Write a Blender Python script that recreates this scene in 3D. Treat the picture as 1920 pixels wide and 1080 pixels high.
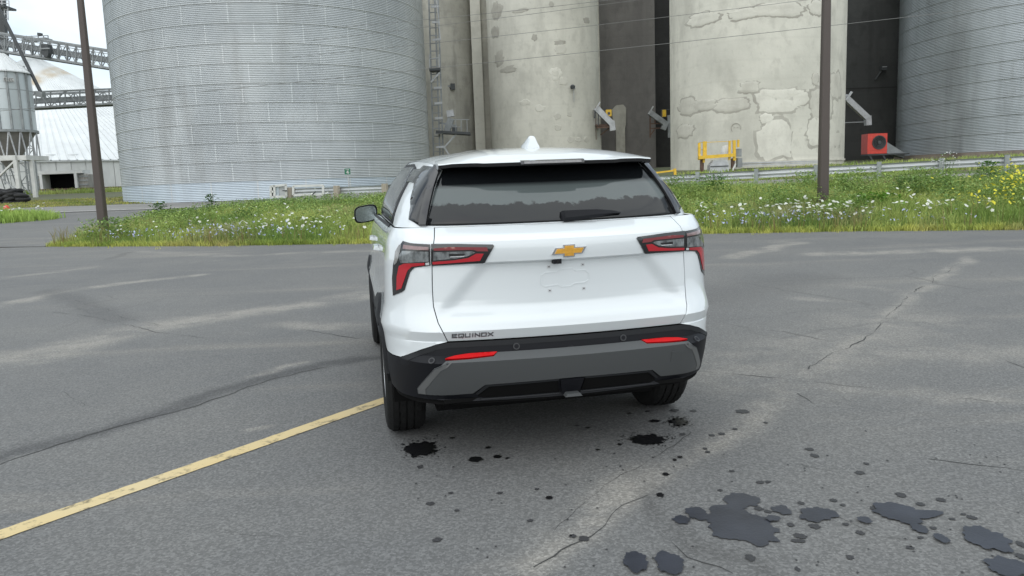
import bpy, math, random
import numpy as np
from mathutils import Vector, Matrix, noise as mnoise
from mathutils.geometry import delaunay_2d_cdt
R_=math.radians
random.seed(7); rng=np.random.default_rng(7)
sc=bpy.context.scene
for o in list(bpy.data.objects): bpy.data.objects.remove(o)
# ---------------------------------------------------------------- camera
CAMZ=1.505; PITCH=R_(7.91); ROLL=R_(-2.10); FPX=1450.0
fw=Vector((0,math.cos(PITCH),-math.sin(PITCH))); rt=Vector((1,0,0)); up=rt.cross(fw)
c_,s_=math.cos(ROLL),math.sin(ROLL)
r2=rt*c_+up*s_; u2=up*c_-rt*s_
CP=Vector((0,0,CAMZ))
cd=bpy.data.cameras.new('camera'); cam=bpy.data.objects.new('camera',cd); sc.collection.objects.link(cam)
cd.sensor_width=36; cd.lens=FPX/1920*36; cd.clip_start=.1; cd.clip_end=4000
M=Matrix.Identity(4)
for i in range(3): M[i][0]=r2[i]; M[i][1]=u2[i]; M[i][2]=-fw[i]; M[i][3]=CP[i]
cam.matrix_world=M; sc.camera=cam
def pray(px,py): return r2*((px-960)/FPX)-u2*((py-540)/FPX)+fw
def at(px,py,Y):
    d=pray(px,py); return CP+d*(Y/d.y)
def gnd(px,py,z=0):
    d=pray(px,py); return CP+d*((z-CAMZ)/d.z)
# ---------------------------------------------------------------- world, sun, exposure
SUN_EL,SUN_AZ=R_(42),R_(192)      # azimuth clockwise from +Y: behind the camera, to its left
w=bpy.data.worlds.new('World'); sc.world=w; w.use_nodes=True
nt=w.node_tree; N=nt.nodes; L=nt.links; N.clear()
out=N.new('ShaderNodeOutputWorld'); bg=N.new('ShaderNodeBackground'); bg.inputs[1].default_value=1.0
sky=N.new('ShaderNodeTexSky'); sky.sky_type='NISHITA'; sky.sun_disc=False; sky.sun_elevation=SUN_EL; sky.sun_rotation=SUN_AZ
sky.air_density=1.0; sky.dust_density=1.5; sky.ozone_density=1.0
sm=N.new('ShaderNodeVectorMath'); sm.operation='SCALE'; sm.inputs[3].default_value=.12
L.new(sky.outputs[0],sm.inputs[0])
tc=N.new('ShaderNodeTexCoord'); mp=N.new('ShaderNodeMapping'); mp.inputs['Scale'].default_value=(1,1,2.6)
L.new(tc.outputs['Generated'],mp.inputs[0])
nz=N.new('ShaderNodeTexNoise'); nz.inputs['Scale'].default_value=2.3; nz.inputs['Detail'].default_value=7; nz.inputs['Roughness'].default_value=.55
L.new(mp.outputs[0],nz.inputs['Vector'])
mr=N.new('ShaderNodeMapRange'); mr.interpolation_type='SMOOTHSTEP'; mr.inputs[1].default_value=.36; mr.inputs[2].default_value=.52
mr.inputs[3].default_value=.45; mr.inputs[4].default_value=1
L.new(nz.outputs[0],mr.inputs[0])
nz2=N.new('ShaderNodeTexNoise'); nz2.inputs['Scale'].default_value=4.5; nz2.inputs['Detail'].default_value=6
L.new(mp.outputs[0],nz2.inputs['Vector'])
cr=N.new('ShaderNodeMix'); cr.data_type='RGBA'; cr.inputs[6].default_value=(.60,.70,.77,1); cr.inputs[7].default_value=(.80,.86,.90,1)
L.new(nz2.outputs[0],cr.inputs[0])
mx=N.new('ShaderNodeMix'); mx.data_type='RGBA'
L.new(mr.outputs[0],mx.inputs[0]); L.new(sm.outputs[0],mx.inputs[6]); L.new(cr.outputs[2],mx.inputs[7])
L.new(mx.outputs[2],bg.inputs[0]); L.new(bg.outputs[0],out.inputs[0])
sd=bpy.data.lights.new('sun','SUN'); sd.energy=1.5; sd.angle=R_(140); sd.color=(1,.97,.92)
so=bpy.data.objects.new('sun',sd); sc.collection.objects.link(so)
sdir=Vector((math.sin(SUN_AZ)*math.cos(SUN_EL),math.cos(SUN_AZ)*math.cos(SUN_EL),math.sin(SUN_EL)))
so.rotation_euler=sdir.to_track_quat('Z','Y').to_euler()
sc.view_settings.view_transform='Standard'; sc.view_settings.look='None'; sc.view_settings.exposure=0.50; sc.view_settings.gamma=1
sc.view_settings.use_curve_mapping=False
# ---------------------------------------------------------------- helpers
col=sc.collection
def tag(o,label=None,cat=None,group=None,kind=None):
    if label: o['label']=label
    if cat: o['category']=cat
    if group: o['group']=group
    if kind: o['kind']=kind
    return o
def mesh(name,V,F,mat,parent=None,smooth=None,loc=None,mats=None,fm=None):
    me=bpy.data.meshes.new(name); me.from_pydata([tuple(v) for v in V],[],F); me.update()
    for m in (mats or [mat]): me.materials.append(m)
    if fm is not None: me.polygons.foreach_set('material_index',fm)
    if smooth is not None:
        me.polygons.foreach_set('use_smooth',[True]*len(me.polygons))
        if smooth<180: me.set_sharp_from_angle(angle=R_(smooth))
    return link(name,me,parent,loc)
def link(name,me,parent=None,loc=None):
    o=bpy.data.objects.new(name,me); col.objects.link(o)
    if parent: o.parent=parent
    if loc is not None: o.location=loc
    return o
def empty(name,loc,label=None,cat=None,group=None,rz=0):
    o=bpy.data.objects.new(name,None); col.objects.link(o); o.location=loc; o.rotation_euler=(0,0,rz); o.empty_display_size=.2
    return tag(o,label,cat,group)
BOXF=[(0,3,2,1),(4,5,6,7),(0,1,5,4),(1,2,6,5),(2,3,7,6),(3,0,4,7)]
class MB:
    def __init__(s): s.V=[]; s.F=[]; s.m=[]
    def add(s,V,F,mi=0):
        o=len(s.V); s.V+=[tuple(v) for v in V]; s.F+=[tuple(i+o for i in f) for f in F]; s.m+=[mi]*len(F)
    def box(s,x0,x1,y0,y1,z0,z1,mi=0):
        s.add([(x0,y0,z0),(x1,y0,z0),(x1,y1,z0),(x0,y1,z0),(x0,y0,z1),(x1,y0,z1),(x1,y1,z1),(x0,y1,z1)],BOXF,mi)
    def bar(s,p,q,w,h=None,mi=0,upv=(0,0,1)):
        p=Vector(p);q=Vector(q);h=h or w;d=(q-p).normalized();u=Vector(upv)
        if abs(d.dot(u))>.98:u=Vector((0,1,0))
        a=d.cross(u).normalized()*w/2;b=a.cross(d).normalized()*h/2
        s.add([p-a-b,p+a-b,p+a+b,p-a+b,q-a-b,q+a-b,q+a+b,q-a+b],[(3,2,1,0),(4,5,6,7),(0,1,5,4),(1,2,6,5),(2,3,7,6),(3,0,4,7)],mi)
    def tube(s,p,q,r0,r1=None,n=8,mi=0,caps=True):
        p=Vector(p);q=Vector(q);r1=r0 if r1 is None else r1;d=(q-p).normalized();u=Vector((0,0,1)) if abs(d.z)<.98 else Vector((0,1,0))
        a=d.cross(u).normalized();b=d.cross(a)
        V=[];F=[]
        for c,r in ((p,r0),(q,r1)):
            for i in range(n):
                t=2*math.pi*i/n;V.append(c+a*(r*math.cos(t))+b*(r*math.sin(t)))
        for i in range(n):F.append((i,(i+1)%n,n+(i+1)%n,n+i))
        if caps:F+= [tuple(range(n))[::-1],tuple(range(n,2*n))]
        s.add(V,F,mi)
    def lathe(s,prof,n=32,c=(0,0,0),a0=0,a1=2*math.pi,mi=0,axis='z'):
        full=abs(a1-a0-2*math.pi)<1e-6;k=n if full else n+1;V=[];F=[]
        for r,z in prof:
            for i in range(k):
                t=a0+(a1-a0)*i/n
                if axis=='z':V.append((c[0]+r*math.cos(t),c[1]+r*math.sin(t),c[2]+z))
                elif axis=='x':V.append((c[0]+z,c[1]+r*math.cos(t),c[2]+r*math.sin(t)))
                else:V.append((c[0]+r*math.cos(t),c[1]+z,c[2]+r*math.sin(t)))
        for j in range(len(prof)-1):
            for i in range(n):
                a=j*k+i;b=j*k+(i+1)%k;F.append((a,b,b+k,a+k))
        s.add(V,F,mi)
    def prism(s,pts,y0,y1,mi=0):
        """polygon (x,z) extruded along y"""
        n=len(pts);V=[(x,y0,z) for x,z in pts]+[(x,y1,z) for x,z in pts]
        F=[tuple(range(n)),tuple(range(n,2*n))[::-1]]+[(i,n+i,n+(i+1)%n,(i+1)%n) for i in range(n)]
        s.add(V,F,mi)
    def obj(s,name,mat,parent=None,smooth=None,loc=None,mats=None):
        return mesh(name,s.V,s.F,mat,parent,smooth,loc,mats,s.m if mats else None)
_cube={}
def barobj(name,p,q,w,h,mat,parent,upv=(0,0,1)):
    """a straight bar from p to q (world coords) sharing one unit cube mesh per material"""
    if mat.name not in _cube:
        b=MB(); b.box(-.5,.5,-.5,.5,-.5,.5); me=bpy.data.meshes.new('bar'); me.from_pydata(b.V,[],b.F); me.materials.append(mat); _cube[mat.name]=me
    p=Vector(p);q=Vector(q);d=q-p;l=d.length;d=d/l;u=Vector(upv)
    if abs(d.dot(u))>.98:u=Vector((0,1,0))
    a=d.cross(u).normalized();b=a.cross(d)
    o=link(name,_cube[mat.name],parent)
    m=Matrix.Identity(4);mid=(p+q)/2-(parent.location if parent else Vector())
    for i in range(3):m[i][0]=a[i]*w;m[i][1]=d[i]*l;m[i][2]=b[i]*h;m[i][3]=mid[i]
    o.matrix_basis=m
    return o
# ---------------------------------------------------------------- materials
def newmat(name):
    m=bpy.data.materials.new(name);m.use_nodes=True;n=m.node_tree
    return m,n,n.nodes,n.links,n.nodes['Principled BSDF']
def c4(c): return (c[0],c[1],c[2],1)
def PM(name,c,rough=.5,metal=0,coat=0,spec=None,var=0,vs=3.0,stretch=(1,1,1),bump=0,bs=40,c2=None,rnd=0,emit=None):
    """principled with optional noise colour variation, per-object variation and bump"""
    m,n,N,L,b=newmat(name)
    b.inputs['Roughness'].default_value=rough;b.inputs['Metallic'].default_value=metal
    b.inputs['Coat Weight'].default_value=coat;b.inputs['Coat Roughness'].default_value=.04
    if spec is not None:b.inputs['Specular IOR Level'].default_value=spec
    b.inputs['Base Color'].default_value=c4(c)
    outc=None
    if var or c2:
        tc=N.new('ShaderNodeNewGeometry');mp=N.new('ShaderNodeMapping');mp.inputs['Scale'].default_value=stretch
        L.new(tc.outputs['Position'],mp.inputs[0])
        nz=N.new('ShaderNodeTexNoise');nz.inputs['Scale'].default_value=vs;nz.inputs['Detail'].default_value=6;nz.inputs['Roughness'].default_value=.6
        L.new(mp.outputs[0],nz.inputs['Vector'])
        mr=N.new('ShaderNodeMapRange');mr.inputs[1].default_value=.3;mr.inputs[2].default_value=.7;L.new(nz.outputs[0],mr.inputs[0])
        mx=N.new('ShaderNodeMix');mx.data_type='RGBA'
        d=c2 or tuple(x*(1-var) for x in c);e=c if c2 else tuple(min(1,x*(1+var)) for x in c)
        mx.inputs[6].default_value=c4(d);mx.inputs[7].default_value=c4(e);L.new(mr.outputs[0],mx.inputs[0]);outc=mx.outputs[2]
    if rnd:
        oi=N.new('ShaderNodeObjectInfo');r=N.new('ShaderNodeMapRange');r.inputs[3].default_value=1-rnd;r.inputs[4].default_value=1+rnd
        L.new(oi.outputs['Random'],r.inputs[0]);vm=N.new('ShaderNodeVectorMath');vm.operation='SCALE'
        if outc:L.new(outc,vm.inputs[0])
        else:vm.inputs[0].default_value=c
        L.new(r.outputs[0],vm.inputs[3]);outc=vm.outputs[0]
    if outc:L.new(outc,b.inputs['Base Color'])
    if bump:
        nb=N.new('ShaderNodeTexNoise');nb.inputs['Scale'].default_value=bs;nb.inputs['Detail'].default_value=4
        g=N.new('ShaderNodeNewGeometry');L.new(g.outputs['Position'],nb.inputs['Vector'])
        bp=N.new('ShaderNodeBump');bp.inputs['Strength'].default_value=bump;bp.inputs['Distance'].default_value=.01
        L.new(nb.outputs[0],bp.inputs['Height']);L.new(bp.outputs[0],b.inputs['Normal'])
    if emit:b.inputs['Emission Color'].default_value=c4(emit);b.inputs['Emission Strength'].default_value=1
    return m
def attr_mat(name,rough=.6,trans=.25):
    m,n,N,L,b=newmat(name)
    a=N.new('ShaderNodeAttribute');a.attribute_name='Col';L.new(a.outputs['Color'],b.inputs['Base Color'])
    b.inputs['Roughness'].default_value=rough;b.inputs['Specular IOR Level'].default_value=.25
    t=N.new('ShaderNodeBsdfTranslucent');L.new(a.outputs['Color'],t.inputs[0])
    ms=N.new('ShaderNodeMixShader');ms.inputs[0].default_value=trans;L.new(b.outputs[0],ms.inputs[1]);L.new(t.outputs[0],ms.inputs[2])
    L.new(ms.outputs[0],N['Material Output'].inputs[0]);return m
# ================================================================ terrain
def itp(z,pts):
    if z<=pts[0][0]: return pts[0][1]
    for (a,va),(b,vb) in zip(pts,pts[1:]):
        if z<=b: return va+(vb-va)*(z-a)/(b-a) if b>a else vb
    return pts[-1][1]
def sst(a,b,x):
    t=min(1,max(0,(x-a)/(b-a))); return t*t*(3-2*t)
FRONT=[(-60,33),(-14.3,24.0),(-8.3,21.6),(-3.7,20.4),(4.6,19.6),(8.2,18.6),(11.2,17.4),(20,14.2),(60,2)]
def front(x): return itp(x,FRONT)
ZR_=[(-1,0),(0,0),(1,.06),(3,.26),(6,.50),(9,.68),(11,.76),(16,.86),(26,1.25),(34,1.72),(60,2.3),(300,3.2)]
ZL_=[(24,0),(30,.26),(36,.53),(42,.78),(50,1.04),(85,1.95),(200,3.0)]
def zt(x,y):
    wv=sst(-17,-7,x)
    return itp(y,ZL_)*(1-wv)+itp(y-front(x),ZR_)*wv
ISL=[(24.0,-14.4),(27,-15.1),(31,-16),(35,-16.8),(38,-15.8),(39.8,-13.5)]   # y -> left edge of the grass island
def island_x(y): return itp(y,ISL)
def road_near(x): return itp(x,[(-90,42),(-16,40.2),(-9,38.9),(13,31.3),(30,25.6),(70,12)])
def road_far(x): return road_near(x)+itp(x,[(-20,6.3),(10,7)])
# ---- asphalt material
def asphalt_mat():
    m,n,N,L,b=newmat('asphalt')
    g=N.new('ShaderNodeNewGeometry');P=g.outputs['Position']
    def noise(scale,det=5,rough=.55,vec=P,dist=0):
        z=N.new('ShaderNodeTexNoise');z.inputs['Scale'].default_value=scale;z.inputs['Detail'].default_value=det;z.inputs['Roughness'].default_value=rough
        z.inputs['Distortion'].default_value=dist;L.new(vec,z.inputs['Vector']);return z
    def rmap(s,a,b_,c,d,smooth=True):
        r=N.new('ShaderNodeMapRange');r.interpolation_type='SMOOTHSTEP' if smooth else 'LINEAR'
        for i,v in zip((1,2,3,4),(a,b_,c,d)):r.inputs[i].default_value=v
        L.new(s,r.inputs[0]);return r.outputs[0]
    def math_(op,a,b_=None):
        q=N.new('ShaderNodeMath');q.operation=op
        for i,v in enumerate((a,b_)):
            if v is None:continue
            if isinstance(v,(int,float)):q.inputs[i].default_value=v
            else:L.new(v,q.inputs[i])
        return q.outputs[0]
    def mixc(f,a,b_):
        q=N.new('ShaderNodeMix');q.data_type='RGBA';L.new(f,q.inputs[0])
        for i,v in ((6,a),(7,b_)):
            if isinstance(v,tuple):q.inputs[i].default_value=c4(v)
            else:L.new(v,q.inputs[i])
        return q.outputs[2]
    w2=noise(1.3,4)
    a2=N.new('ShaderNodeVectorMath');a2.operation='MULTIPLY_ADD';L.new(w2.outputs['Color'],a2.inputs[0]);a2.inputs[1].default_value=(.5,.5,0);L.new(P,a2.inputs[2])
    def attr(nm):
        q=N.new('ShaderNodeAttribute');q.attribute_name=nm;return q.outputs['Fac']
    big=noise(.11,5);mid=noise(.75,6,.6);fine=noise(55,3,.7)
    st=N.new('ShaderNodeMapping');st.inputs['Rotation'].default_value=(0,0,R_(-14));st.inputs['Scale'].default_value=(.16,.9,1);L.new(P,st.inputs[0])
    strk=noise(.85,6,.62,st.outputs[0])
    c=mixc(rmap(big.outputs[0],.35,.65,0,1),(.122,.123,.123),(.15,.149,.144))
    c=mixc(rmap(mid.outputs[0],.35,.72,0,.45),c,(.172,.168,.158))
    c=mixc(rmap(strk.outputs[0],.52,.74,0,.6),c,(.235,.22,.195))
    # dust: pale, broken by noise
    dn=rmap(noise(1.6,6,.65).outputs[0],.36,.62,.15,1)
    dm=math_('MULTIPLY',attr('dust'),dn)
    c=mixc(dm,c,(.285,.268,.238))
    c=mixc(attr('seal'),c,(.095,.094,.092))
    c=mixc(attr('dark'),c,(.055,.055,.057))
    # sprawl of hairline cracks
    vo=N.new('ShaderNodeTexVoronoi');vo.feature='DISTANCE_TO_EDGE';vo.inputs['Scale'].default_value=.33;L.new(a2.outputs[0],vo.inputs['Vector'])
    hc=math_('MULTIPLY',rmap(vo.outputs['Distance'],.008,.002,0,.28),rmap(big.outputs[0],.46,.6,0,1))
    c=mixc(hc,c,(.03,.03,.03))
    # aggregate speckle
    v2=N.new('ShaderNodeTexVoronoi');v2.inputs['Scale'].default_value=95;L.new(P,v2.inputs['Vector'])
    sp=N.new('ShaderNodeSeparateColor');L.new(v2.outputs['Color'],sp.inputs[0])
    spk=rmap(sp.outputs[0],.3,1,.84,1.34,False)
    spk2=rmap(fine.outputs[0],.3,.7,.8,1.2,False)
    spm=math_('MULTIPLY',spk,spk2)
    sc_=N.new('ShaderNodeVectorMath');sc_.operation='SCALE';L.new(c,sc_.inputs[0]);L.new(spm,sc_.inputs[3])
    L.new(sc_.outputs[0],b.inputs['Base Color']);b.inputs['Roughness'].default_value=.78;b.inputs['Specular IOR Level'].default_value=.35
    bp=N.new('ShaderNodeBump');bp.inputs['Strength'].default_value=.5;bp.inputs['Distance'].default_value=.006
    L.new(spm,bp.inputs['Height']);L.new(bp.outputs[0],b.inputs['Normal'])
    return m
ASPH=asphalt_mat()
GROUND=PM('ground_soil',(.075,.105,.035),.9,var=.4,vs=.6,c2=(.095,.08,.045))
ROADM=PM('road_asphalt',(.21,.205,.195),.85,var=.18,vs=.5,stretch=(.3,1.5,1))
WHITE_LINE=PM('white_road_paint',(.62,.61,.58),.7,var=.2,vs=3)
YELLOW_LINE=None
def sheet(name,xs,ys,mat,smooth=180):
    """xs: x columns; ys: function col -> list of y; z = zt + dz"""
    V=[];F=[];n=None
    for x in xs:
        yy=ys(x);n=len(yy)
        for y in yy:V.append((x,y[0],y[1]))
    for i in range(len(xs)-1):
        for j in range(n-1):
            a=i*n+j;F.append((a,a+n,a+n+1,a+1))
    return mesh(name,V,F,mat,smooth=smooth)
def frange(a,b,n): return [a+(b-a)*i/n for i in range(n+1)]
def in_asphalt(x,y):
    if y<front(x)+.0:return True
    if x<island_x(y) and y<40.5 and y>=24:return True
    return road_near(x)-.2<y<road_far(x)+.1
gx=[-900,-500,-300,-180,-120]+frange(-90,-40,20)[:-1]+frange(-40,40,160)+frange(40,90,20)[1:]+[120,180,300,500,900]
gy=[-300,-120,-60,-30,-15,0,6,10]+frange(12,52,130)+frange(53,110,30)+[130,170,250,400,700,1200,2000]
V=[];F=[]
for x in gx:
    for y in gy:V.append((x,y,zt(x,y)-(.055 if in_asphalt(x,y) else 0)))
n=len(gy)
for i in range(len(gx)-1):
    for j in range(n-1):
        a=i*n+j;F.append((a,a+n,a+n+1,a+1))
tag(mesh('ground',V,F,GROUND,smooth=180),kind='structure')
# parking lot (flat, up to the grass) and the driveway that climbs to the road at the left
def wob(x): return .10*mnoise.noise(Vector((x*1.1,3,0)))+.12*mnoise.noise(Vector((x*.35,9,0)))
DUST=[([(-60,588),(120,545),(240,530),(365,516)],.30,.8),([(20,675),(200,630),(300,610),(420,592),(520,578),(600,566),(690,552)],.62,.7),([(540,608),(690,612)],.35,.5),
 ([(985,1075),(1080,1000),(1150,950),(1290,870),(1420,775),(1530,700),(1640,620),(1720,550),(1820,482)],.20,.66),
 ([(1310,699),(1480,710),(1560,718),(1700,738),(1920,760)],.20,.45),([(1560,668),(1690,655),(1960,672)],.5,.42),
 ([(1370,482),(1440,468),(1500,455)],.4,.75),([(1540,476),(1640,473),(1700,472)],.55,.85),([(1770,470),(1850,467),(1990,464)],.6,.8),([(380,490),(560,488)],.3,.5),([(1600,540),(1680,545)],.12,.5),
 ([(480,705),(520,690),(560,682)],.09,.9),([(470,810),(520,800)],.06,.6),([(240,470),(420,480),(690,470)],.4,.5),([(1400,700),(1560,640),(1700,600)],1.0,.4),([(-60,528),(150,505)],.3,.5),([(1500,560),(1600,565)],.2,.4)]
SEAL=[([(1238,925),(1244,965),(1275,1005),(1320,1040),(1400,1085)],.085,.8)]
DARK=[([(-20,872),(100,834),(200,802),(300,772),(400,738),(500,708),(600,688),(730,668)],.17,.7),([(90,545),(220,600)],.4,.35),([(1310,560),(1500,520)],.9,.25)]
CRACK=[([(-20,880),(100,840),(200,808),(300,778),(400,746),(500,716),(600,694),(730,674)],.016),([(1305,696),(1480,708),(1560,716),(1700,736),(1960,760)],.010),([(1005,1065),(1080,1010),(1150,955),(1200,925)],.007),([(1030,1000),(1150,905),(1290,810)],.005),
 ([(1500,690),(1640,625),(1700,560),(1800,490)],.012),([(1640,615),(1676,596)],.022),([(0,598),(100,585),(190,600),(300,622),(420,640)],.010),([(560,615),(640,630),(700,640)],.012),([(1230,1010),(1290,1045),(1370,1078)],.006),([(1490,738),(1530,765)],.008),([(1860,665),(1960,700)],.012),([(130,560),(250,600),(330,622)],.008),([(330,985),(480,1000),(640,1010)],.003),([(120,735),(160,760)],.006),([(1500,872),(1560,880),(1640,900)],.004),([(1740,860),(1830,872),(1940,890)],.006),([(1440,620),(1560,640),(1640,625)],.007),([(1560,975),(1640,1010),(1720,1020)],.004)]
def nz2(x,y,f,ph):
    return (np.sin(x*f*1.7+ph)*np.cos(y*f*1.3+ph*2)+.5*np.sin(x*f*3.1+y*f*2.3+ph*3)+.33*np.sin(x*f*6.7-y*f*5.1+ph*5)+.2*np.cos(x*f*13-y*f*11+ph))/2
def polydist(X,Y,pts):
    D=np.full(X.shape,1e9);q=[gnd(*p) for p in pts]
    for A_,B_ in zip(q,q[1:]):
        bx,by=B_.x-A_.x,B_.y-A_.y;t=np.clip(((X-A_.x)*bx+(Y-A_.y)*by)/(bx*bx+by*by),0,1)
        D=np.minimum(D,np.hypot(X-A_.x-t*bx,Y-A_.y-t*by))
    return D
def masks(X,Y):
    WX=X+.16*nz2(X,Y,1.1,.3)+.05*nz2(X,Y,5,.9);WY=Y+.16*nz2(X,Y,1.2,1.7)+.05*nz2(X,Y,5.5,2.1);r=[]
    for lst in(DUST,SEAL,DARK):
        m_=np.zeros(X.shape)
        for pts,wd,k in lst:
            d_=polydist(WX,WY,pts);t=np.clip((wd-d_)/(wd*.85),0,1);m_=np.maximum(m_,k*t*t*(3-2*t))
        r.append(m_)
    return r
gxs=np.array([-60,-45,-35,-28,-22,-18]+frange(-14,16,380)+[18,22,28,36,48,60]);vys=np.array([-25,-8,-2]+frange(1.6,9,150)+frange(9.08,16,70)+[17])
nv=len(vys)+24
V=np.zeros((len(gxs),nv,3))
for i,x in enumerate(gxs):
    e=front(x)+wob(x);V[i,:,0]=x;V[i,:len(vys),1]=np.minimum(vys,e-1.2) if e>3 else vys*0+np.linspace(-25,e-1.2,len(vys));a0=V[i,len(vys)-1,1];V[i,len(vys):,1]=np.linspace(a0,e,25)[1:]
idx=np.arange(len(gxs)*nv).reshape(len(gxs),nv)
q=np.stack([idx[:-1,:-1],idx[1:,:-1],idx[1:,1:],idx[:-1,1:]],-1).reshape(-1,4)
P_=V.reshape(-1,3)
me=bpy.data.meshes.new('parking_lot');me.vertices.add(len(P_));me.vertices.foreach_set('co',P_.ravel());me.loops.add(q.size);me.loops.foreach_set('vertex_index',q.ravel().astype(np.int32));me.polygons.add(len(q));me.polygons.foreach_set('loop_start',np.arange(0,q.size,4,dtype=np.int32));me.update();me.validate()
for nm,mk_ in zip(('dust','seal','dark'),masks(P_[:,0],P_[:,1])):
    at_=me.attributes.new(nm,'FLOAT','POINT');at_.data.foreach_set('value',mk_.astype(np.float32))
me.materials.append(ASPH);tag(link('parking_lot',me),kind='structure')
CRK=PM('dark_crack_strip',(.045,.045,.044),.9)  # flat dark strips that draw the cracks
mb=MB()
for pts,wd in CRACK:
    q_=[gnd(*p) for p in pts];P2=[]
    for A_,B_ in zip(q_,q_[1:]):
        n_=max(2,int((B_-A_).length/.05))
        P2+=[A_.lerp(B_,i/n_) for i in range(n_)]
    P2.append(q_[-1]);V=[];F=[];sd_=random.uniform(0,99)
    for i,p in enumerate(P2):
        d_=(P2[min(i+1,len(P2)-1)]-P2[max(i-1,0)]).normalized();nn_=Vector((-d_.y,d_.x,0))
        off=.09*mnoise.noise(Vector((p.x*1.2,p.y*1.2,sd_)))+.03*mnoise.noise(Vector((p.x*7,p.y*7,sd_)))+.012*mnoise.noise(Vector((p.x*25,p.y*25,sd_)))
        ww=wd*.42*max(.02,.45+1.7*mnoise.noise(Vector((p.x*2.5,p.y*2.5,sd_+9))))
        V+=[p+nn_*(off-ww)+Vector((0,0,.0022)),p+nn_*(off+ww)+Vector((0,0,.0022))]
    for i in range(len(P2)-1):F.append((2*i,2*i+1,2*i+3,2*i+2))
    mb.add(V,F)
tag(mb.obj('asphalt_cracks',CRK),kind='stuff')
V=[];F=[]
ry=frange(24.0,40.0,32)
for y in ry:
    xr=island_x(y)+.15*mnoise.noise(Vector((y*.8,1,0)))
    for f in frange(0,1,14):
        x=xr-(1-f)**1.6*46;yy=y
        if y<28: # follow the slanted lot edge
            yy=max(y,front(x)-.02) if x>-60 else y
        V.append((x,yy,zt(x,yy)+.006))
for j in range(len(ry)-1):
    for i in range(14):
        a=j*15+i;F.append((a,a+1,a+16,a+15))
tag(mesh('driveway',V,F,ASPH,smooth=180),kind='structure')
rx=[-90,-70,-55]+frange(-45,40,85)+[50,60,70]
tag(sheet('road',rx,lambda x:[(y,zt(x,y)+.004) for y in frange(road_near(x),road_far(x),6)],ROADM),kind='structure')
tag(sheet('road_edge_line',rx,lambda x:[(y,zt(x,y)+.014) for y in frange(road_near(x)+.28,road_near(x)+.46,1)],WHITE_LINE),kind='structure')
# yellow bay line
def yellow_mat():
    m,n,N,L,b=newmat('yellow_line_paint')
    g=N.new('ShaderNodeNewGeometry')
    nz=N.new('ShaderNodeTexNoise');nz.inputs['Scale'].default_value=9;nz.inputs['Detail'].default_value=8;nz.inputs['Roughness'].default_value=.72;L.new(g.outputs['Position'],nz.inputs['Vector'])
    r=N.new('ShaderNodeMapRange');r.inputs[1].default_value=.35;r.inputs[2].default_value=.47;L.new(nz.outputs[0],r.inputs[0])
    n2=N.new('ShaderNodeTexNoise');n2.inputs['Scale'].default_value=2.2;n2.inputs['Detail'].default_value=5;L.new(g.outputs['Position'],n2.inputs['Vector'])
    mx0=N.new('ShaderNodeMix');mx0.data_type='RGBA';mx0.inputs[6].default_value=(.56,.42,.18,1);mx0.inputs[7].default_value=(.56,.47,.29,1);L.new(n2.outputs[0],mx0.inputs[0])
    mx=N.new('ShaderNodeMix');mx.data_type='RGBA';mx.inputs[6].default_value=(.11,.095,.06,1);L.new(mx0.outputs[2],mx.inputs[7]);L.new(r.outputs[0],mx.inputs[0])
    L.new(mx.outputs[2],b.inputs['Base Color']);b.inputs['Roughness'].default_value=.75
    nb=N.new('ShaderNodeTexNoise');nb.inputs['Scale'].default_value=110;L.new(g.outputs['Position'],nb.inputs['Vector'])
    bp=N.new('ShaderNodeBump');bp.inputs['Strength'].default_value=.5;bp.inputs['Distance'].default_value=.004;L.new(nb.outputs[0],bp.inputs['Height']);L.new(bp.outputs[0],b.inputs['Normal']);return m
A=gnd(0,1004);B=gnd(718,752);d=(B-A).normalized();nn=Vector((-d.y,d.x,0));A=A-d*2.5;B=B+d*1.6
V=[];F=[];k=120
for i in range(k+1):
    p=A.lerp(B,i/k)
    for s in(-1,1):
        e=.058+.006*mnoise.noise(Vector((i*.9,s*7,0)))
        q=p+nn*(s*e);V.append((q.x,q.y,.004))
for i in range(k):F.append((2*i,2*i+1,2*i+3,2*i+2))
o=mesh('bay_line',V,F,yellow_mat());tag(o,kind='structure')
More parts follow.
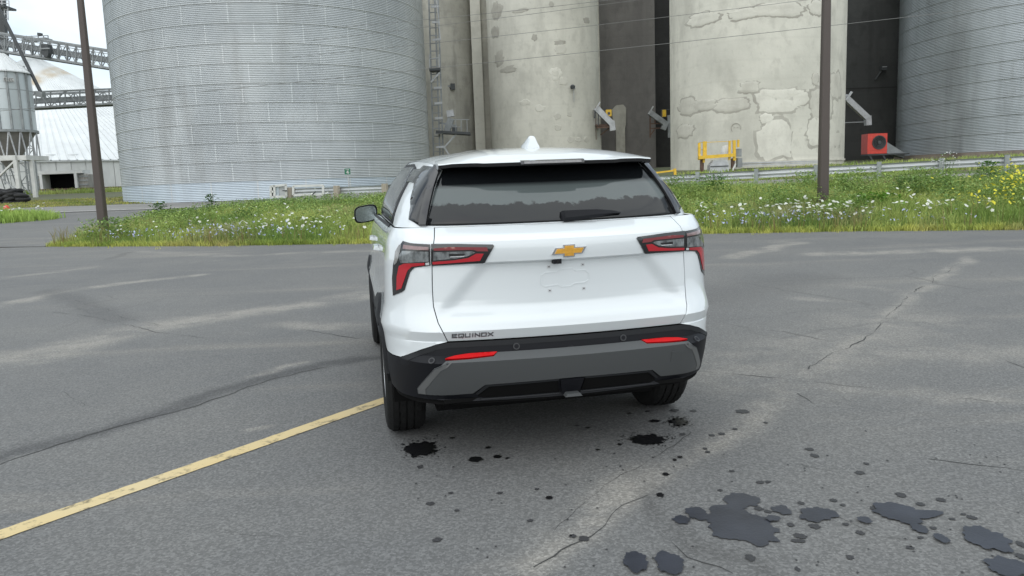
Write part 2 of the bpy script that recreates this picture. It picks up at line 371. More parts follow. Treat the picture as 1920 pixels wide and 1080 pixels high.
# ---- puddles and drips
PUD=PM('wet_asphalt',(.030,.033,.043),.38,spec=.3,bump=.10,bs=70,var=.25,vs=6)  # bluish base colour puts the sky's reflection into the wet patches
OIL=PM('oily_wet_asphalt',(.006,.006,.007),.42,spec=.3,bump=.3,bs=60)
DAMP=PM('damp_asphalt',(.036,.036,.038),.6,spec=.35,bump=.5,bs=80)
def blob(mb,pts,z,seed,rag=.10,freq=2.0):
    """irregular flat patch; pts: [(cx,cy,rx,ry)] px ellipses merged by max radius about the first centre"""
    cs=[]
    for (cx,cy,rx_,ry_) in pts:
        c=gnd(cx,cy);ex=(gnd(cx+rx_,cy)-c).length;ey=(gnd(cx,cy-ry_)-gnd(cx,cy+ry_)).length/2
        cs.append((c,ex,ey))
    C=cs[0][0];n=72;V=[(C.x,C.y,z)];F=[]
    for i in range(n):
        t=2*math.pi*i/n;d=Vector((math.cos(t),math.sin(t),0));best=.005
        for c,ex,ey in cs:
            # ray - ellipse far intersection
            ox=(C.x-c.x)/ex;oy=(C.y-c.y)/ey;dx=d.x/ex;dy=d.y/ey
            a=dx*dx+dy*dy;b=2*(ox*dx+oy*dy);cc=ox*ox+oy*oy-1;D=b*b-4*a*cc
            if D>0:
                r=(-b+math.sqrt(D))/(2*a)
                if r>best:best=r
        r=best*(1+rag*mnoise.noise(Vector((math.cos(t)*freq,math.sin(t)*freq,seed)))*2+rag*.8*mnoise.noise(Vector((math.cos(t)*freq*3.5,math.sin(t)*freq*3.5,seed+5))))
        V.append((C.x+d.x*r,C.y+d.y*r,z))
    for i in range(n):F.append((0,1+i,1+(i+1)%n))
    mb.add(V,F)
puds=[([(1391,939,33,13)],PUD),([(1385,985,62,30),(1365,965,36,18),(1425,998,34,18),(1420,1015,20,11)],PUD),([(1278,976,15,8)],PUD),([(1306,963,20,11),(1318,972,12,6)],PUD),
 ([(1466,958,16,9)],PUD),([(1531,966,36,13)],PUD),([(1680,962,42,15),(1735,966,42,7),(1708,980,22,6)],PUD),([(1724,993,14,8)],PUD),([(1850,1012,40,20),(1828,1002,22,9)],PUD),([(1890,1066,40,16)],PUD),([(1192,1056,22,20)],PUD),([(1255,1058,26,20)],PUD),([(1621,978,13,6)],PUD),([(1764,1012,12,8)],PUD),([(1449,975,14,5)],PUD)]
for i,(p,m_) in enumerate(puds):
    mb=MB();blob(mb,p,.0045+.0004*i,i*3.1,.17,2.2);tag(mb.obj('puddle',m_),kind='structure')
mb=MB();sp=0
for cx,cy,rx_,ry_ in [(788,842,29,13),(1215,825,32,9),(1272,792,17,7)]:
    sp+=1;blob(mb,[(cx,cy,rx_,ry_)],.004,40+sp,.22,3)
    for k in range(55):
        t=random.uniform(0,6.28);r=random.uniform(.85,1.75);s=random.uniform(.6,2.4)*(2.1-r)
        blob(mb,[(cx+rx_*r*math.cos(t),cy+ry_*r*math.sin(t),max(.5,s),max(.35,s*.45))],.004,60+k,.25)
for cx,cy,rx_,ry_ in [(892,862,13,5),(933,857,8,3),(951,860,4,1.5),(915,840,5,2),(848,822,5,1.5),(1238,929,7,4),(1248,890,6,3),(1275,858,5,2),(1265,863,4,2),(1030,934,7,3),(1102,803,5,1.5),(1082,799,4,1.3),(1162,834,4,2),(1121,844,4,1.5),(1228,790,10,2.5),(1180,776,5,1.5),(1214,772,5,1.5)]:
    sp+=1;blob(mb,[(cx,cy,rx_,ry_)],.004,80+sp,.22)
tag(mb.obj('oil_drips',OIL),kind='stuff')
mb=MB()
DR=[(788,876,6,3),(845,925,5,2),(807,945,8,3),(857,958,5,2),(937,925,6,2),(994,977,6,2.5),(820,1013,9,4),(1007,918,4,2),(1074,1006,7,3.5),(1095,1011,10,5),(1302,958,8,3),(1353,814,6,2.5),(1392,772,12,3.5),(1335,817,6,2),(1378,805,5,2),(1322,842,4,2),(1327,848,5,2),(1518,843,8,2.5),(1527,855,8,3.2),(1612,887,9,3.3),(1624,870,5,2),(1563,939,7,3),(1690,929,9,4.5),(1640,954,8,3.5),(1502,944,6,3),(1423,955,9,3.5),(1440,960,7,3),(1482,985,7,3.5),(1528,988,10,5),(1500,1006,12,5),(1613,1000,8,4),(1580,948,5,2),(1764,938,9,3.4),(1725,946,8,3),(1822,971,9,3.4),(1806,965,5,1.8),(1750,991,6,2.5),(1407,1047,10,6),(1594,1046,7,4),(1706,1028,8,3),(1496,1015,14,3),(1495,1068,5,4),(1785,974,6,2),(1915,1022,8,6),(1914,1044,9,5),(1440,904,6,2),(1425,905,8,2.6),(1280,815,6,2),(1372,884,5,2),(1436,793,4,1.5),(1586,984,6,2.5),(1726,1009,6,2),(1350,920,5,2),(1265,770,8,2.5),(1300,771,6,2)]
for i,d_ in enumerate(DR):blob(mb,[d_],.0035,120+i,.2)
for k in range(90):
    x=random.uniform(780,1910);y=random.uniform(800,1075);s=random.uniform(.8,2.2);blob(mb,[(x,y,s,s*.5)],.0035,200+k,.2)
tag(mb.obj('damp_spots',DAMP),kind='stuff')
# ================================================================ grain elevator
def concrete_mat(name,c1,c2,stain,sc_=1.0,drip=.5):
    m,n,N,L,b=newmat(name)
    g=N.new('ShaderNodeNewGeometry')
    def nz(scale,st=(1,1,1),det=7,rough=.6):
        mp=N.new('ShaderNodeMapping');mp.inputs['Scale'].default_value=st;L.new(g.outputs['Position'],mp.inputs[0])
        z=N.new('ShaderNodeTexNoise');z.inputs['Scale'].default_value=scale;z.inputs['Detail'].default_value=det;z.inputs['Roughness'].default_value=rough;L.new(mp.outputs[0],z.inputs['Vector']);return z.outputs[0]
    def rm(s,a,b_,c,d):
        r=N.new('ShaderNodeMapRange');r.interpolation_type='SMOOTHSTEP'
        for i,v in zip((1,2,3,4),(a,b_,c,d)):r.inputs[i].default_value=v
        L.new(s,r.inputs[0]);return r.outputs[0]
    def mix(f,a,b_):
        q=N.new('ShaderNodeMix');q.data_type='RGBA';L.new(f,q.inputs[0])
        for i,v in((6,a),(7,b_)):
            if isinstance(v,tuple):q.inputs[i].default_value=c4(v)
            else:L.new(v,q.inputs[i])
        return q.outputs[2]
    c=mix(rm(nz(.22*sc_),.35,.65,0,1),c1,c2)
    c=mix(rm(nz(.9*sc_,(1,1,.07)),.48,.72,0,drip),c,stain)
    c=mix(rm(nz(.55*sc_,(1,1,.5)),.50,.72,0,.7),c,stain)
    c=mix(rm(nz(1.3*sc_,(1,1,.7)),.52,.66,0,.4),c,stain)
    c=mix(rm(nz(3.5*sc_,(1,1,.8)),.55,.8,0,.3),c,tuple(x*.6 for x in stain))
    wv=N.new('ShaderNodeTexWave');wv.wave_type='BANDS';wv.bands_direction='Z';wv.inputs['Scale'].default_value=.26;wv.inputs['Distortion'].default_value=1.0;wv.inputs['Detail'].default_value=3
    L.new(g.outputs['Position'],wv.inputs['Vector']);c=mix(rm(wv.outputs[0],.0,.06,.12,0),c,stain)
    L.new(c,b.inputs['Base Color']);b.inputs['Roughness'].default_value=.9
    bp=N.new('ShaderNodeBump');bp.inputs['Strength'].default_value=.5;bp.inputs['Distance'].default_value=.05;L.new(nz(2.5),bp.inputs['Height']);L.new(bp.outputs[0],b.inputs['Normal'])
    return m
CONC=concrete_mat('weathered_concrete',(.52,.51,.45),(.62,.605,.535),(.42,.41,.36),drip=.30)
CONCD=concrete_mat('dark_concrete',(.36,.35,.305),(.46,.445,.39),(.24,.235,.21),drip=.7)  # darker concrete tone, used on the left silo and pilaster returns
BROWNW=concrete_mat('brown_grey_concrete',(.145,.138,.13),(.17,.162,.152),(.105,.10,.095),drip=.5)  # brown-grey base tone with darker streaks
DARKW=concrete_mat('near_black_concrete',(.055,.057,.056),(.07,.072,.07),(.038,.039,.039),drip=.6)  # near-black base tone with darker streaks for the recessed wall
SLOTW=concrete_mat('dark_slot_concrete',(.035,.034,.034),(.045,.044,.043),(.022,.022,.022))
PATCH=concrete_mat('pale_render_patch',(.58,.565,.50),(.66,.645,.575),(.50,.485,.43),1.4,.25)
PATCHG=concrete_mat('grey_render_patch',(.50,.485,.43),(.58,.565,.50),(.42,.405,.355),1.4,.4)
HALO=concrete_mat('dark_damp_halo',(.36,.345,.30),(.43,.415,.365),(.30,.285,.25),1.4,.4)
def steel_mat(name,c1,c2,metal=.55,rough=.42,streak=(.16,.16,.16),k=.6,rnd=.025):
    m,n,N,L,b=newmat(name)
    g=N.new('ShaderNodeNewGeometry')
    def nz(scale,st,det=6):
        mp=N.new('ShaderNodeMapping');mp.inputs['Scale'].default_value=st;L.new(g.outputs['Position'],mp.inputs[0])
        z=N.new('ShaderNodeTexNoise');z.inputs['Scale'].default_value=scale;z.inputs['Detail'].default_value=det;z.inputs['Roughness'].default_value=.6;L.new(mp.outputs[0],z.inputs['Vector']);return z.outputs[0]
    def rm(s,a,b_,c,d):
        r=N.new('ShaderNodeMapRange');r.interpolation_type='SMOOTHSTEP'
        for i,v in zip((1,2,3,4),(a,b_,c,d)):r.inputs[i].default_value=v
        L.new(s,r.inputs[0]);return r.outputs[0]
    def mix(f,a,b_):
        q=N.new('ShaderNodeMix');q.data_type='RGBA';L.new(f,q.inputs[0])
        for i,v in((6,a),(7,b_)):
            if isinstance(v,tuple):q.inputs[i].default_value=c4(v)
            else:L.new(v,q.inputs[i])
        return q.outputs[2]
    c=mix(rm(nz(.25,(1,1,1)),.35,.65,0,1),c1,c2)
    c=mix(rm(nz(.55,(1,1,.12)),.5,.75,0,k),c,streak)
    c=mix(rm(nz(2.2,(1,1,.25)),.58,.8,0,k*.5),c,streak)
    oi=N.new('ShaderNodeObjectInfo');r=N.new('ShaderNodeMapRange');r.inputs[3].default_value=1-rnd;r.inputs[4].default_value=1+rnd;L.new(oi.outputs['Random'],r.inputs[0])
    vm=N.new('ShaderNodeVectorMath');vm.operation='SCALE';L.new(c,vm.inputs[0]);L.new(r.outputs[0],vm.inputs[3])
    L.new(vm.outputs[0],b.inputs['Base Color']);b.inputs['Metallic'].default_value=metal;b.inputs['Roughness'].default_value=rough
    return m
GALV=steel_mat('galvanised_steel',(.38,.405,.42),(.47,.495,.505),.4,.45,(.24,.245,.24),.6)
GALVB=steel_mat('newer_galvanised_steel',(.44,.50,.56),(.50,.56,.61),.4,.42,(.33,.36,.38),.5)
GALVD=steel_mat('dark_weathered_steel',(.32,.35,.37),(.40,.43,.455),.4,.48,(.22,.235,.245),.6)
SEAMM=steel_mat('bolted_seam_steel',(.50,.53,.54),(.58,.60,.61),.4,.45,(.35,.35,.35),.4)
SEAMD=steel_mat('dark_seam_steel',(.33,.355,.37),(.40,.43,.45),.4,.5,(.1,.1,.1),.4)
GREYST=PM('grey_painted_steel',(.25,.265,.27),.55,var=.25,vs=2)
LGREY=PM('light_galvanised_steel',(.42,.43,.44),.5,metal=.3,var=.2,vs=3)
DKST=PM('dark_steel',(.055,.06,.063),.6,var=.2,vs=2)
WHST=PM('white_painted_steel',(.58,.58,.56),.55,var=.12,vs=2)
RUSTB=PM('rust_brown_steel',(.12,.075,.055),.8,var=.3,vs=4)
YEL=PM('safety_yellow_paint',(.66,.42,.035),.5,var=.15,vs=6)
REDP=PM('red_fan_paint',(.62,.055,.035),.45,var=.12,vs=4)
BLACKI=PM('unlit_interior',(.006,.006,.006),.95,spec=0)  # near-black colour stands in for the dark of unlit interiors
def circle_at(pl,pr,py,D):
    """circle (plan) tangent to the sight lines at px pl and pr, centre at range D"""
    a=at(pl,py,1);b=at(pr,py,1);t1=math.atan2(a.x,a.y);t2=math.atan2(b.x,b.y);t=(t1+t2)/2
    return D*math.sin(t),D*math.cos(t),D*math.sin((t2-t1)/2)
def hit(px,py,c):
    """point of a vertical cylinder c=(x,y,r) behind a pixel: (angle,z)"""
    d=pray(px,py);ox,oy=-c[0],-c[1];a=d.x**2+d.y**2;b=2*(ox*d.x+oy*d.y);cc=ox*ox+oy*oy-c[2]**2
    D=b*b-4*a*cc
    if D<0:return None
    t=(-b-math.sqrt(D))/(2*a);p=CP+d*t
    return math.atan2(p.y-c[1],p.x-c[0]),p.z
# ---- corrugated steel bins made of staggered curved sheets
def sheet_mesh(name,R,nper,hgt,ncor,mat,seam):
    V=[];F=[];fm=[];da=2*math.pi/nper;K=6;rows=[]
    for j in range(ncor*4+1):
        z=hgt*j/(ncor*4);rows.append((z,.019*math.sin(2*math.pi*j/4)))
    rows=rows+[(hgt+.035,.022)]
    rows[-2]=(hgt-.02,.022)
    n=K+3
    for z,r in rows:
        for i in range(K+1):
            a=-da/2+da*i/K;V.append(((R+r)*math.cos(a),(R+r)*math.sin(a),z))
        for a in(da/2+.0002,da/2+.075/R):V.append(((R+r+.006)*math.cos(a),(R+r+.006)*math.sin(a),z))
    for j in range(len(rows)-1):
        for i in range(n-1):
            a=j*n+i;F.append((a,a+1,a+n+1,a+n)) if i!=K else None;fm.append(1 if i>=K or j>=len(rows)-2 else 0) if i!=K else None
    me=bpy.data.meshes.new(name);me.from_pydata(V,[],F);me.update();me.materials.append(mat);me.materials.append(seam);me.polygons.foreach_set('material_index',fm)
    me.polygons.foreach_set('use_smooth',[True]*len(F));return me
HS=1.117
def steel_bin(c,z0,nper,rings,mat,seam,a_lo,a_hi,label,bottom=None,found=None):
    R=c[2];t=empty('steel_grain_bin',(c[0],c[1],z0),label,'grain bin')
    me=sheet_mesh('wall_sheet',R,nper,HS,11,mat,seam);me2=sheet_mesh('wall_sheet',R,nper,HS,11,bottom,seam) if bottom else me
    da=2*math.pi/nper
    for k in range(rings):
        for i in range(nper):
            a=(i+.5*(k%2)+.17*((k//2)%3))*da;q=(a-a_lo)%(2*math.pi)
            if q>(a_hi-a_lo):continue
            o=link('wall_sheet',me2 if k==0 else me,t);o.location=(0,0,k*HS);o.rotation_euler=(0,0,a)
    H=rings*HS
    mb=MB();mb.lathe([(R-.03,0),(R-.03,H)],64);mb.obj('inner_wall',mat,t,180)
    mb=MB();mb.lathe([(R+.25,H-.05),(R+.25,H),(R*.12,H+R*.5),(.01,H+R*.5)],64);rf=mb.obj('roof',mat,t,30)
    mb=MB();mb.lathe([(R*.12,H+R*.5-.2),(R*.12,H+R*.5+.5),(.01,H+R*.5+.9)],24);mb.obj('roof_cap',mat,rf,30)
    if found:
        mb=MB();mb.lathe([(R+.12,-1.6),(R+.12,-.01),(R-.1,-.01)],64);mb.obj('foundation',found,t,30)
    return t
cL=circle_at(223,806,300,58.6)
zL=.93
tcam=math.atan2(-cL[1],-cL[0])
BINL=steel_bin(cL,zL,24,14,GALV,SEAMM,tcam-R_(92),tcam+R_(92),'huge pale galvanised corrugated grain bin left of the concrete silos',bottom=GALVB)
cR=circle_at(1679,2290,285,68.5)
cR=(cR[0],cR[1],cR[2]);tcam=math.atan2(-cR[1],-cR[0])
zR=at(1700,289,cR[1]-cR[2]*.75).z
BINR=steel_bin(cR,zR,27,14,GALVD,SEAMD,tcam-R_(92),tcam+R_(40),'dark grey corrugated steel grain bin at the right edge on a concrete footing',found=concrete_mat('stained_footing',(.20,.17,.14),(.26,.22,.18),(.10,.075,.06)))
# ---- concrete silos
def silo(c,z0,H,mat,label,n=72):
    t=empty('concrete_silo',(c[0],c[1],z0),label,'silo',)
    mb=MB();mb.lathe([(c[2],-2),(c[2],H)],n);mb.obj('silo_wall',mat,t,180)
    mb=MB();mb.lathe([(c[2]+.15,H),(c[2]+.15,H+.5),(.01,H+.5)],n);mb.obj('top_slab',mat,t,30);return t
def cpatch(parent,c,px,py,wx,hy,mat,seed,off=.02,name='repair_patch',n=44,rag=.22,sq=.0):
    h=hit(px,py,c)
    if h is None:return
    a0,z0=h;pr=hit(px+wx/2,py,c) or h;pl=hit(px-wx/2,py,c) or h
    ra=abs(pr[0]-pl[0])/2;rz=abs(hit(px,py-hy/2,c)[1]-hit(px,py+hy/2,c)[1])/2
    R=c[2];loc=parent.location;V=[];F=[]
    rings=[0,.5,.85,1]
    for f in rings:
        for i in range(n):
            t=2*math.pi*i/n;ct,st=math.cos(t),math.sin(t)
            e=1-sq*.45;x=math.copysign(abs(ct)**e,ct);y=math.copysign(abs(st)**e,st)
            k=1+rag*(mnoise.noise(Vector((ct*1.7,st*1.7,seed)))*1.3+.7*mnoise.noise(Vector((ct*5,st*5,seed+3))))
            o=off if f<1 else -.01
            a=a0+ra*f*x*k*(-1 if False else 1);V.append(((R+o)*math.cos(a)+c[0]-loc.x,(R+o)*math.sin(a)+c[1]-loc.y,z0-loc.z+rz*f*y*k))
    for j in range(len(rings)-1):
        for i in range(n):a=j*n+i;b=j*n+(i+1)%n;F.append((a,b,b+n,a+n))
    mesh(name,V,F,mat,parent,30)
cC=circle_at(1257,1584,250,58.0);zC=1.75
SC=silo(cC,zC,30,CONC,'cream concrete silo with large pale repair patches behind the right light pole')
for i,(px,py,w_,h_,m_,sq) in enumerate([(1455,262,74,74,PATCH,.8),(1500,190,0,0,None,0),(1467,187,105,46,PATCH,.9),(1541,196,48,60,PATCHG,.4),(1535,246,44,62,PATCH,.3),(1405,163,40,22,PATCHG,.5),(1320,196,46,22,PATCHG,.6),(1288,200,40,30,PATCHG,.5),(1370,197,70,24,PATCHG,.6),(1316,36,58,26,PATCH,.2),(1393,26,62,20,PATCH,.4),(1462,17,96,32,PATCH,.3),(1532,14,30,30,PATCH,.4),(1437,222,28,20,PATCH,.2),(1568,160,22,52,PATCHG,.3),(1570,275,26,50,PATCHG,.4),(1529,148,12,26,PATCHG,.2),(1283,245,30,26,PATCHG,.4)]):
    if m_ is None:continue
    cpatch(SC,cC,px,py+1,w_*1.10,h_*1.14,HALO,i*2.7,.006,'damp_halo',rag=.3,sq=sq)
    cpatch(SC,cC,px,py,w_,h_,m_,i*2.7,.014,sq=sq)
# a painted smiling face and hairline marks
def smiley():
    h=hit(1380,240,cC);mb=MB();R=cC[2]+.02
    def P(du,dv):
        a=h[0]+du/R*1.0;return Vector((R*math.cos(a)+cC[0]-SC.location.x,R*math.sin(a)+cC[1]-SC.location.y,h[1]+dv-SC.location.z))
    r=.30;pts=[(r*math.cos(R_(a)),r*math.sin(R_(a))) for a in range(-20,221,20)]
    for a,b in zip(pts,pts[1:]):mb.bar(P(*a),P(*b),.035,.02)
    for x in(-.1,.1):mb.bar(P(x-.035,.04),P(x+.035,.04),.06,.02)
    mb.obj('chalk_face',HALO,SC)
smiley()
cB=circle_at(921,1127,250,66.0)
SB=silo(cB,1.7,30,CONC,'beige concrete silo directly behind the roof of the white SUV')
for i,(px,py,w_,h_,m_) in enumerate([(985,192,24,12,PATCH),(1012,203,20,14,PATCH),(1050,92,26,22,PATCHG),(1042,138,28,26,PATCH),(1057,152,18,18,PATCHG),(1045,218,14,14,PATCHG),(1046,239,14,12,PATCHG),(1068,214,10,10,PATCHG),(1070,262,14,12,PATCHG),(1085,262,12,10,PATCHG),(1099,262,10,10,PATCHG),(1002,70,12,14,HALO),(975,20,36,8,HALO),(1034,8,10,12,HALO),(1100,38,14,12,HALO),(952,130,34,16,HALO),(1050,80,24,10,HALO),(930,20,20,40,HALO),(928,60,16,26,HALO),(936,110,22,30,HALO)]):
    cpatch(SB,cB,px,py,w_*.95,h_*.95,m_,i*1.9,.02,'repair_patch' if m_ is not HALO else 'damp_halo',rag=.3)
    if m_ is PATCH and w_>20:cpatch(SB,cB,px,py,w_*.5,h_*.45,CONC,i*1.9+7,.035,'patch_core',rag=.3)
cA=circle_at(690,903,250,72.0)
SA=silo(cA,1.6,30,CONCD,'dark concrete silo between the big steel bin and the beige silo')
# rib between the two silos
p0=at(893,150,70.5);p1=at(921,150,68.5)
t=empty('concrete_pilaster',((p0.x+p1.x)/2,68.6,1.7),'pale vertical concrete strip joining the dark silo and the beige silo','pilaster')
mb=MB();hw=(p1.x-p0.x)/2*.62;mb.box(-hw-.45,hw-.45,-.5,3,-2,30);mb.obj('pilaster_shaft',CONC,t)
mb=MB();mb.box(hw-.45,hw+.35,-.1,2.6,-2,30);mb.obj('pilaster_return',CONCD,t)
# stepped rib at the right edge of the beige silo
p=at(1119,200,64.6)
t=empty('concrete_pilaster',(p.x,64.6,1.7),'narrow light concrete strip along the right side of the beige silo','pilaster')
mb=MB();mb.box(-.36,.10,-.2,2.5,-2,30);mb.obj('pilaster_shaft',CONC,t);mb=MB();mb.box(.103,.31,-.05,2.5,-2,30);mb.obj('pilaster_return',CONCD,t)
def wall(pl,pr,Y,mat,label,H=30,name='concrete_wall',z0=1.7,dep=1.0,py=200):
    a=at(pl,py,Y);b=at(pr,py,Y);t=empty(name,((a.x+b.x)/2,Y,z0),label,'wall');hw=(b.x-a.x)/2
    mb=MB();mb.box(-hw,hw,0,dep,-2,H);mb.obj('wall_face',mat,t);return t,hw
WR,hwR=wall(1110,1229,68.0,BROWNW,'brown grey recessed concrete wall between the beige silo and the dark slot')
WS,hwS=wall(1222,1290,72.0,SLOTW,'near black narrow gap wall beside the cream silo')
WD,hwD=wall(1560,1690,64.0,DARKW,'near black recessed wall between the cream silo and the dark steel bin')
# lit patch on the brown wall, its brightness put into a paler raised shape
p=at(1163,240,67.6)
mb=MB();mb.prism([(-.36,-1.5),(.42,-1.5),(.42,3.9),(.50,4.2),(.55,5.6),(.30,5.9),(-.3,5.85),(-.66,5.5),(-.62,4.6),(-.36,4.1)],0,.35);o=mb.obj('lit_patch',CONCD,WR,loc=(p.x-WR.location.x,-.3,0))
# horizontal joint on the dark wall
mb=MB();zz=at(1630,165,64).z-1.7;mb.box(-hwD+.3,hwD-.3,-.03,-.001,zz-.04,zz+.04);mb.obj('joint_strip',SLOTW,WD)
mb=MB();zz=at(1420,308,cC[1]-cC[2]).z
# ledges at the foot of the cream silo
for zz,yy in((at(1480,303,54).z,.1),(at(1480,311,54).z,.16)):
    a0=hit(1390,300,cC)[0];a1=hit(1582,300,cC)[0];mb=MB();mb.lathe([(cC[2]-.05,zz-zC-.06),(cC[2]+yy,zz-zC-.06),(cC[2]+yy,zz-zC+.06),(cC[2]-.05,zz-zC+.06)],30,a0=a0,a1=a1);mb.obj('base_ledge',PATCHG,SC)
# floodlight on the dark wall, small lamp on the beige silo
p=at(1655,130,63.6);t=empty('floodlight',p,'small black floodlight on the near black recessed wall','floodlight')
mb=MB();mb.box(-.2,.22,-.3,.1,-.1,.22);mb.obj('lamp_head',DKST,t);mb=MB();mb.bar((-.1,0,-.1),(-.42,.3,-.75),.12);mb.obj('bracket',DKST,t);mb=MB();mb.box(-.18,.2,-.312,-.301,.13,.19);mb.obj('lens',LGREY,t)
h=hit(1072,165,cB);p=Vector((cB[0]+(cB[2]+.1)*math.cos(h[0]),cB[1]+(cB[2]+.1)*math.sin(h[0]),h[1]));t=empty('wall_lamp',p,'little wall lamp with hanging cord on the beige silo','lamp')
mb=MB();mb.lathe([(.16,-.1),(.2,.1),(.1,.2),(.01,.22)],12,(0,-.3,0));mb.obj('lamp_shade',DKST,t,40);mb=MB();mb.bar((0,-.3,.1),(.12,.1,-.05),.05);mb.bar((.1,0,-.05),(.1,0,-1.1),.04);mb.obj('cord',LGREY,t);mb=MB();mb.box(.02,.22,-.25,-.05,-.12,.06);mb.obj('junction_box',LGREY,t)
# ---- grain spouts
def spout(pts,Y,w_,mat,label):
    q=[at(px,py,Y) for px,py in pts];t=empty('grain_spout',(q[0].x,Y,q[0].z),label,'spout','loading spouts on the elevator')
    barobj('spout_chute',q[0],q[1],w_,w_,mat,t,upv=(0,-1,0));d=(q[2]-q[1]).normalized()
    barobj('spout_tip',q[1]-d*w_*.45,q[2],w_*.98,w_*.98,mat,t,upv=(0,-1,0));return t,q
s1,q=spout([(1117,202),(1147,232),(1149,245)],63.0,.46,LGREY,'pale grain spout jutting from the right side of the beige silo')
barobj('support_bracket',at(1115,222,63),at(1116,206,63),.12,.12,DKST,s1)
barobj('spout_lever',at(1116,207,62.7),at(1125,191,62.7),.10,.10,LGREY,s1)
t=empty('loading_platform',at(1130,236,63.6),'rusty brown bracketed platform under the pale grain spout','platform')
barobj('deck',at(1116,236,63.6),at(1146,235,63.6),1.0,.16,RUSTB,t);barobj('toe_board',at(1119,239.5,63.0),at(1144,238,63.0),.1,.12,RUSTB,t);barobj('brace',at(1126,253,63.6),at(1144,239,63.6),.10,.10,RUSTB,t);barobj('hanger',at(1115,262,63.6),at(1113,200,63.6),.28,.2,RUSTB,t);barobj('rail',at(1122,236,63),at(1122,212,63),.07,.07,DKST,t);barobj('rail',at(1140,235,63),at(1140,216,63),.07,.07,DKST,t);barobj('rail',at(1122,214,63),at(1140,217,63),.07,.07,DKST,t)
p=at(1141,213,63.4);t=empty('yellow_box',p,'small yellow box behind the pale grain spout','box');mb=MB();mb.box(-.22,.22,-.2,.2,-.22,.3);mb.obj('case',YEL,t);mb=MB();mb.box(-.1,.1,-.21,-.201,-.1,.1);mb.obj('cover',DKST,t)
s2,q=spout([(1217,210),(1248,232),(1243,243)],66.5,.42,GREYST,'dim grey grain spout in front of the near black gap')
barobj('spout_lever',at(1216,214,66.3),at(1225,199,66.3),.10,.10,LGREY,s2);barobj('support_post',at(1254,216,66.5),at(1255,258,66.5),.2,.2,GREYST,s2)
t=empty('loading_platform',at(1225,232,66.8),'thin dark bracketed platform under the dim grey spout','platform')
for a,b in(((1219,232),(1250,231)),((1219,241),(1243,240)),((1219,254),(1227,243)),((1219,258),(1219,215)),((1228,232),(1228,222))):barobj('frame_bar',at(*a,66.8),at(*b,66.8),.10,.10,RUSTB,t)
p=at(1245,212.5,67);t=empty('yellow_box',p,'small yellow box in a bracket beside the cream silo','box');mb=MB();mb.box(-.14,.14,-.2,.2,-.28,.28);mb.obj('case',YEL,t);mb=MB();mb.bar((-.24,0,.32),(.55,0,.32),.05);mb.bar((-.24,0,-.32),(.55,0,-.32),.05);mb.bar((-.24,0,-.32),(-.24,0,.32),.05);mb.obj('bracket',DKST,t)
s3,q=spout([(1583,181),(1627,222),(1627.5,235)],58.5,.40,LGREY,'long pale grain spout sloping down above the red fan')
barobj('spout_lever',at(1586,188,58.2),at(1597,172,58.2),.14,.14,LGREY,s3);barobj('stay_rod',at(1578,230,58.5),at(1623,228.5,58.5),.06,.06,GREYST,s3);barobj('stay_rod',at(1581,186,58.5),at(1583,230,58.5),.06,.06,GREYST,s3)
# ---- red aeration fan with its grey duct
p=at(1639,289,56.5);t=empty('aeration_fan',p,'bright red square fan housing with round black intake beside the dark bin','fan')
sz=36*56.5/1450;hz=37*56.5/1450
mb=MB();hh=sz/2
mb.box(-hh,hh,-.45,.55,.02,hz);FH=mb.obj('fan_housing',REDP,t)
mb=MB();mb.box(-hh-.012,hh+.012,-.47,-.451,.26,.31);mb.box(-hh-.012,-hh+.10,-.475,-.452,.02,hz);mb.obj('housing_rib',REDP,FH)
cx,cz=.12,hz*.56
mb=MB();mb.lathe([(.44,-.50),(.50,-.50),(.50,-.452)],36,(cx,0,cz),axis='y');mb.obj('intake_ring',DKST,t,30)
mb=MB();mb.lathe([(.45,-.49),(.30,-.47),(.001,-.465)],36,(cx,0,cz),axis='y');mb.obj('intake_grille',PM('fan_intake_black',(.02,.022,.024),.6),t,60)
for r in(.14,.24,.34,.42):
    mb=MB();mb.lathe([(r-.010,-.505),(r+.010,-.515),(r+.010,-.495)],36,(cx,0,cz),axis='y');mb.obj('grille_ring',DKST,t,60)
mb=MB();mb.lathe([(.12,-.53),(.001,-.54)],16,(cx,0,cz),axis='y');mb.obj('motor_hub',DKST,t)
mb=MB();mb.add([(hh+.003,-.3,.05),(hh+1.5,.0,-.35),(hh+1.5,.6,-.35),(hh+.003,.5,.05),(hh+.003,-.3,.85),(hh+1.5,.0,.02),(hh+1.5,.6,.02),(hh+.003,.5,.85)],BOXF);mb.obj('transition_duct',GREYST,t)
mb=MB();mb.box(-hh,hh+1.6,-.5,.6,-.10,.0);mb.obj('skid_frame',DKST,t)
for x in(-.5,.45):
    mb=MB();mb.bar((x,-.4,-.1),(x+.5,-.4,-1.1),.1);mb.obj('leg',DKST,t)
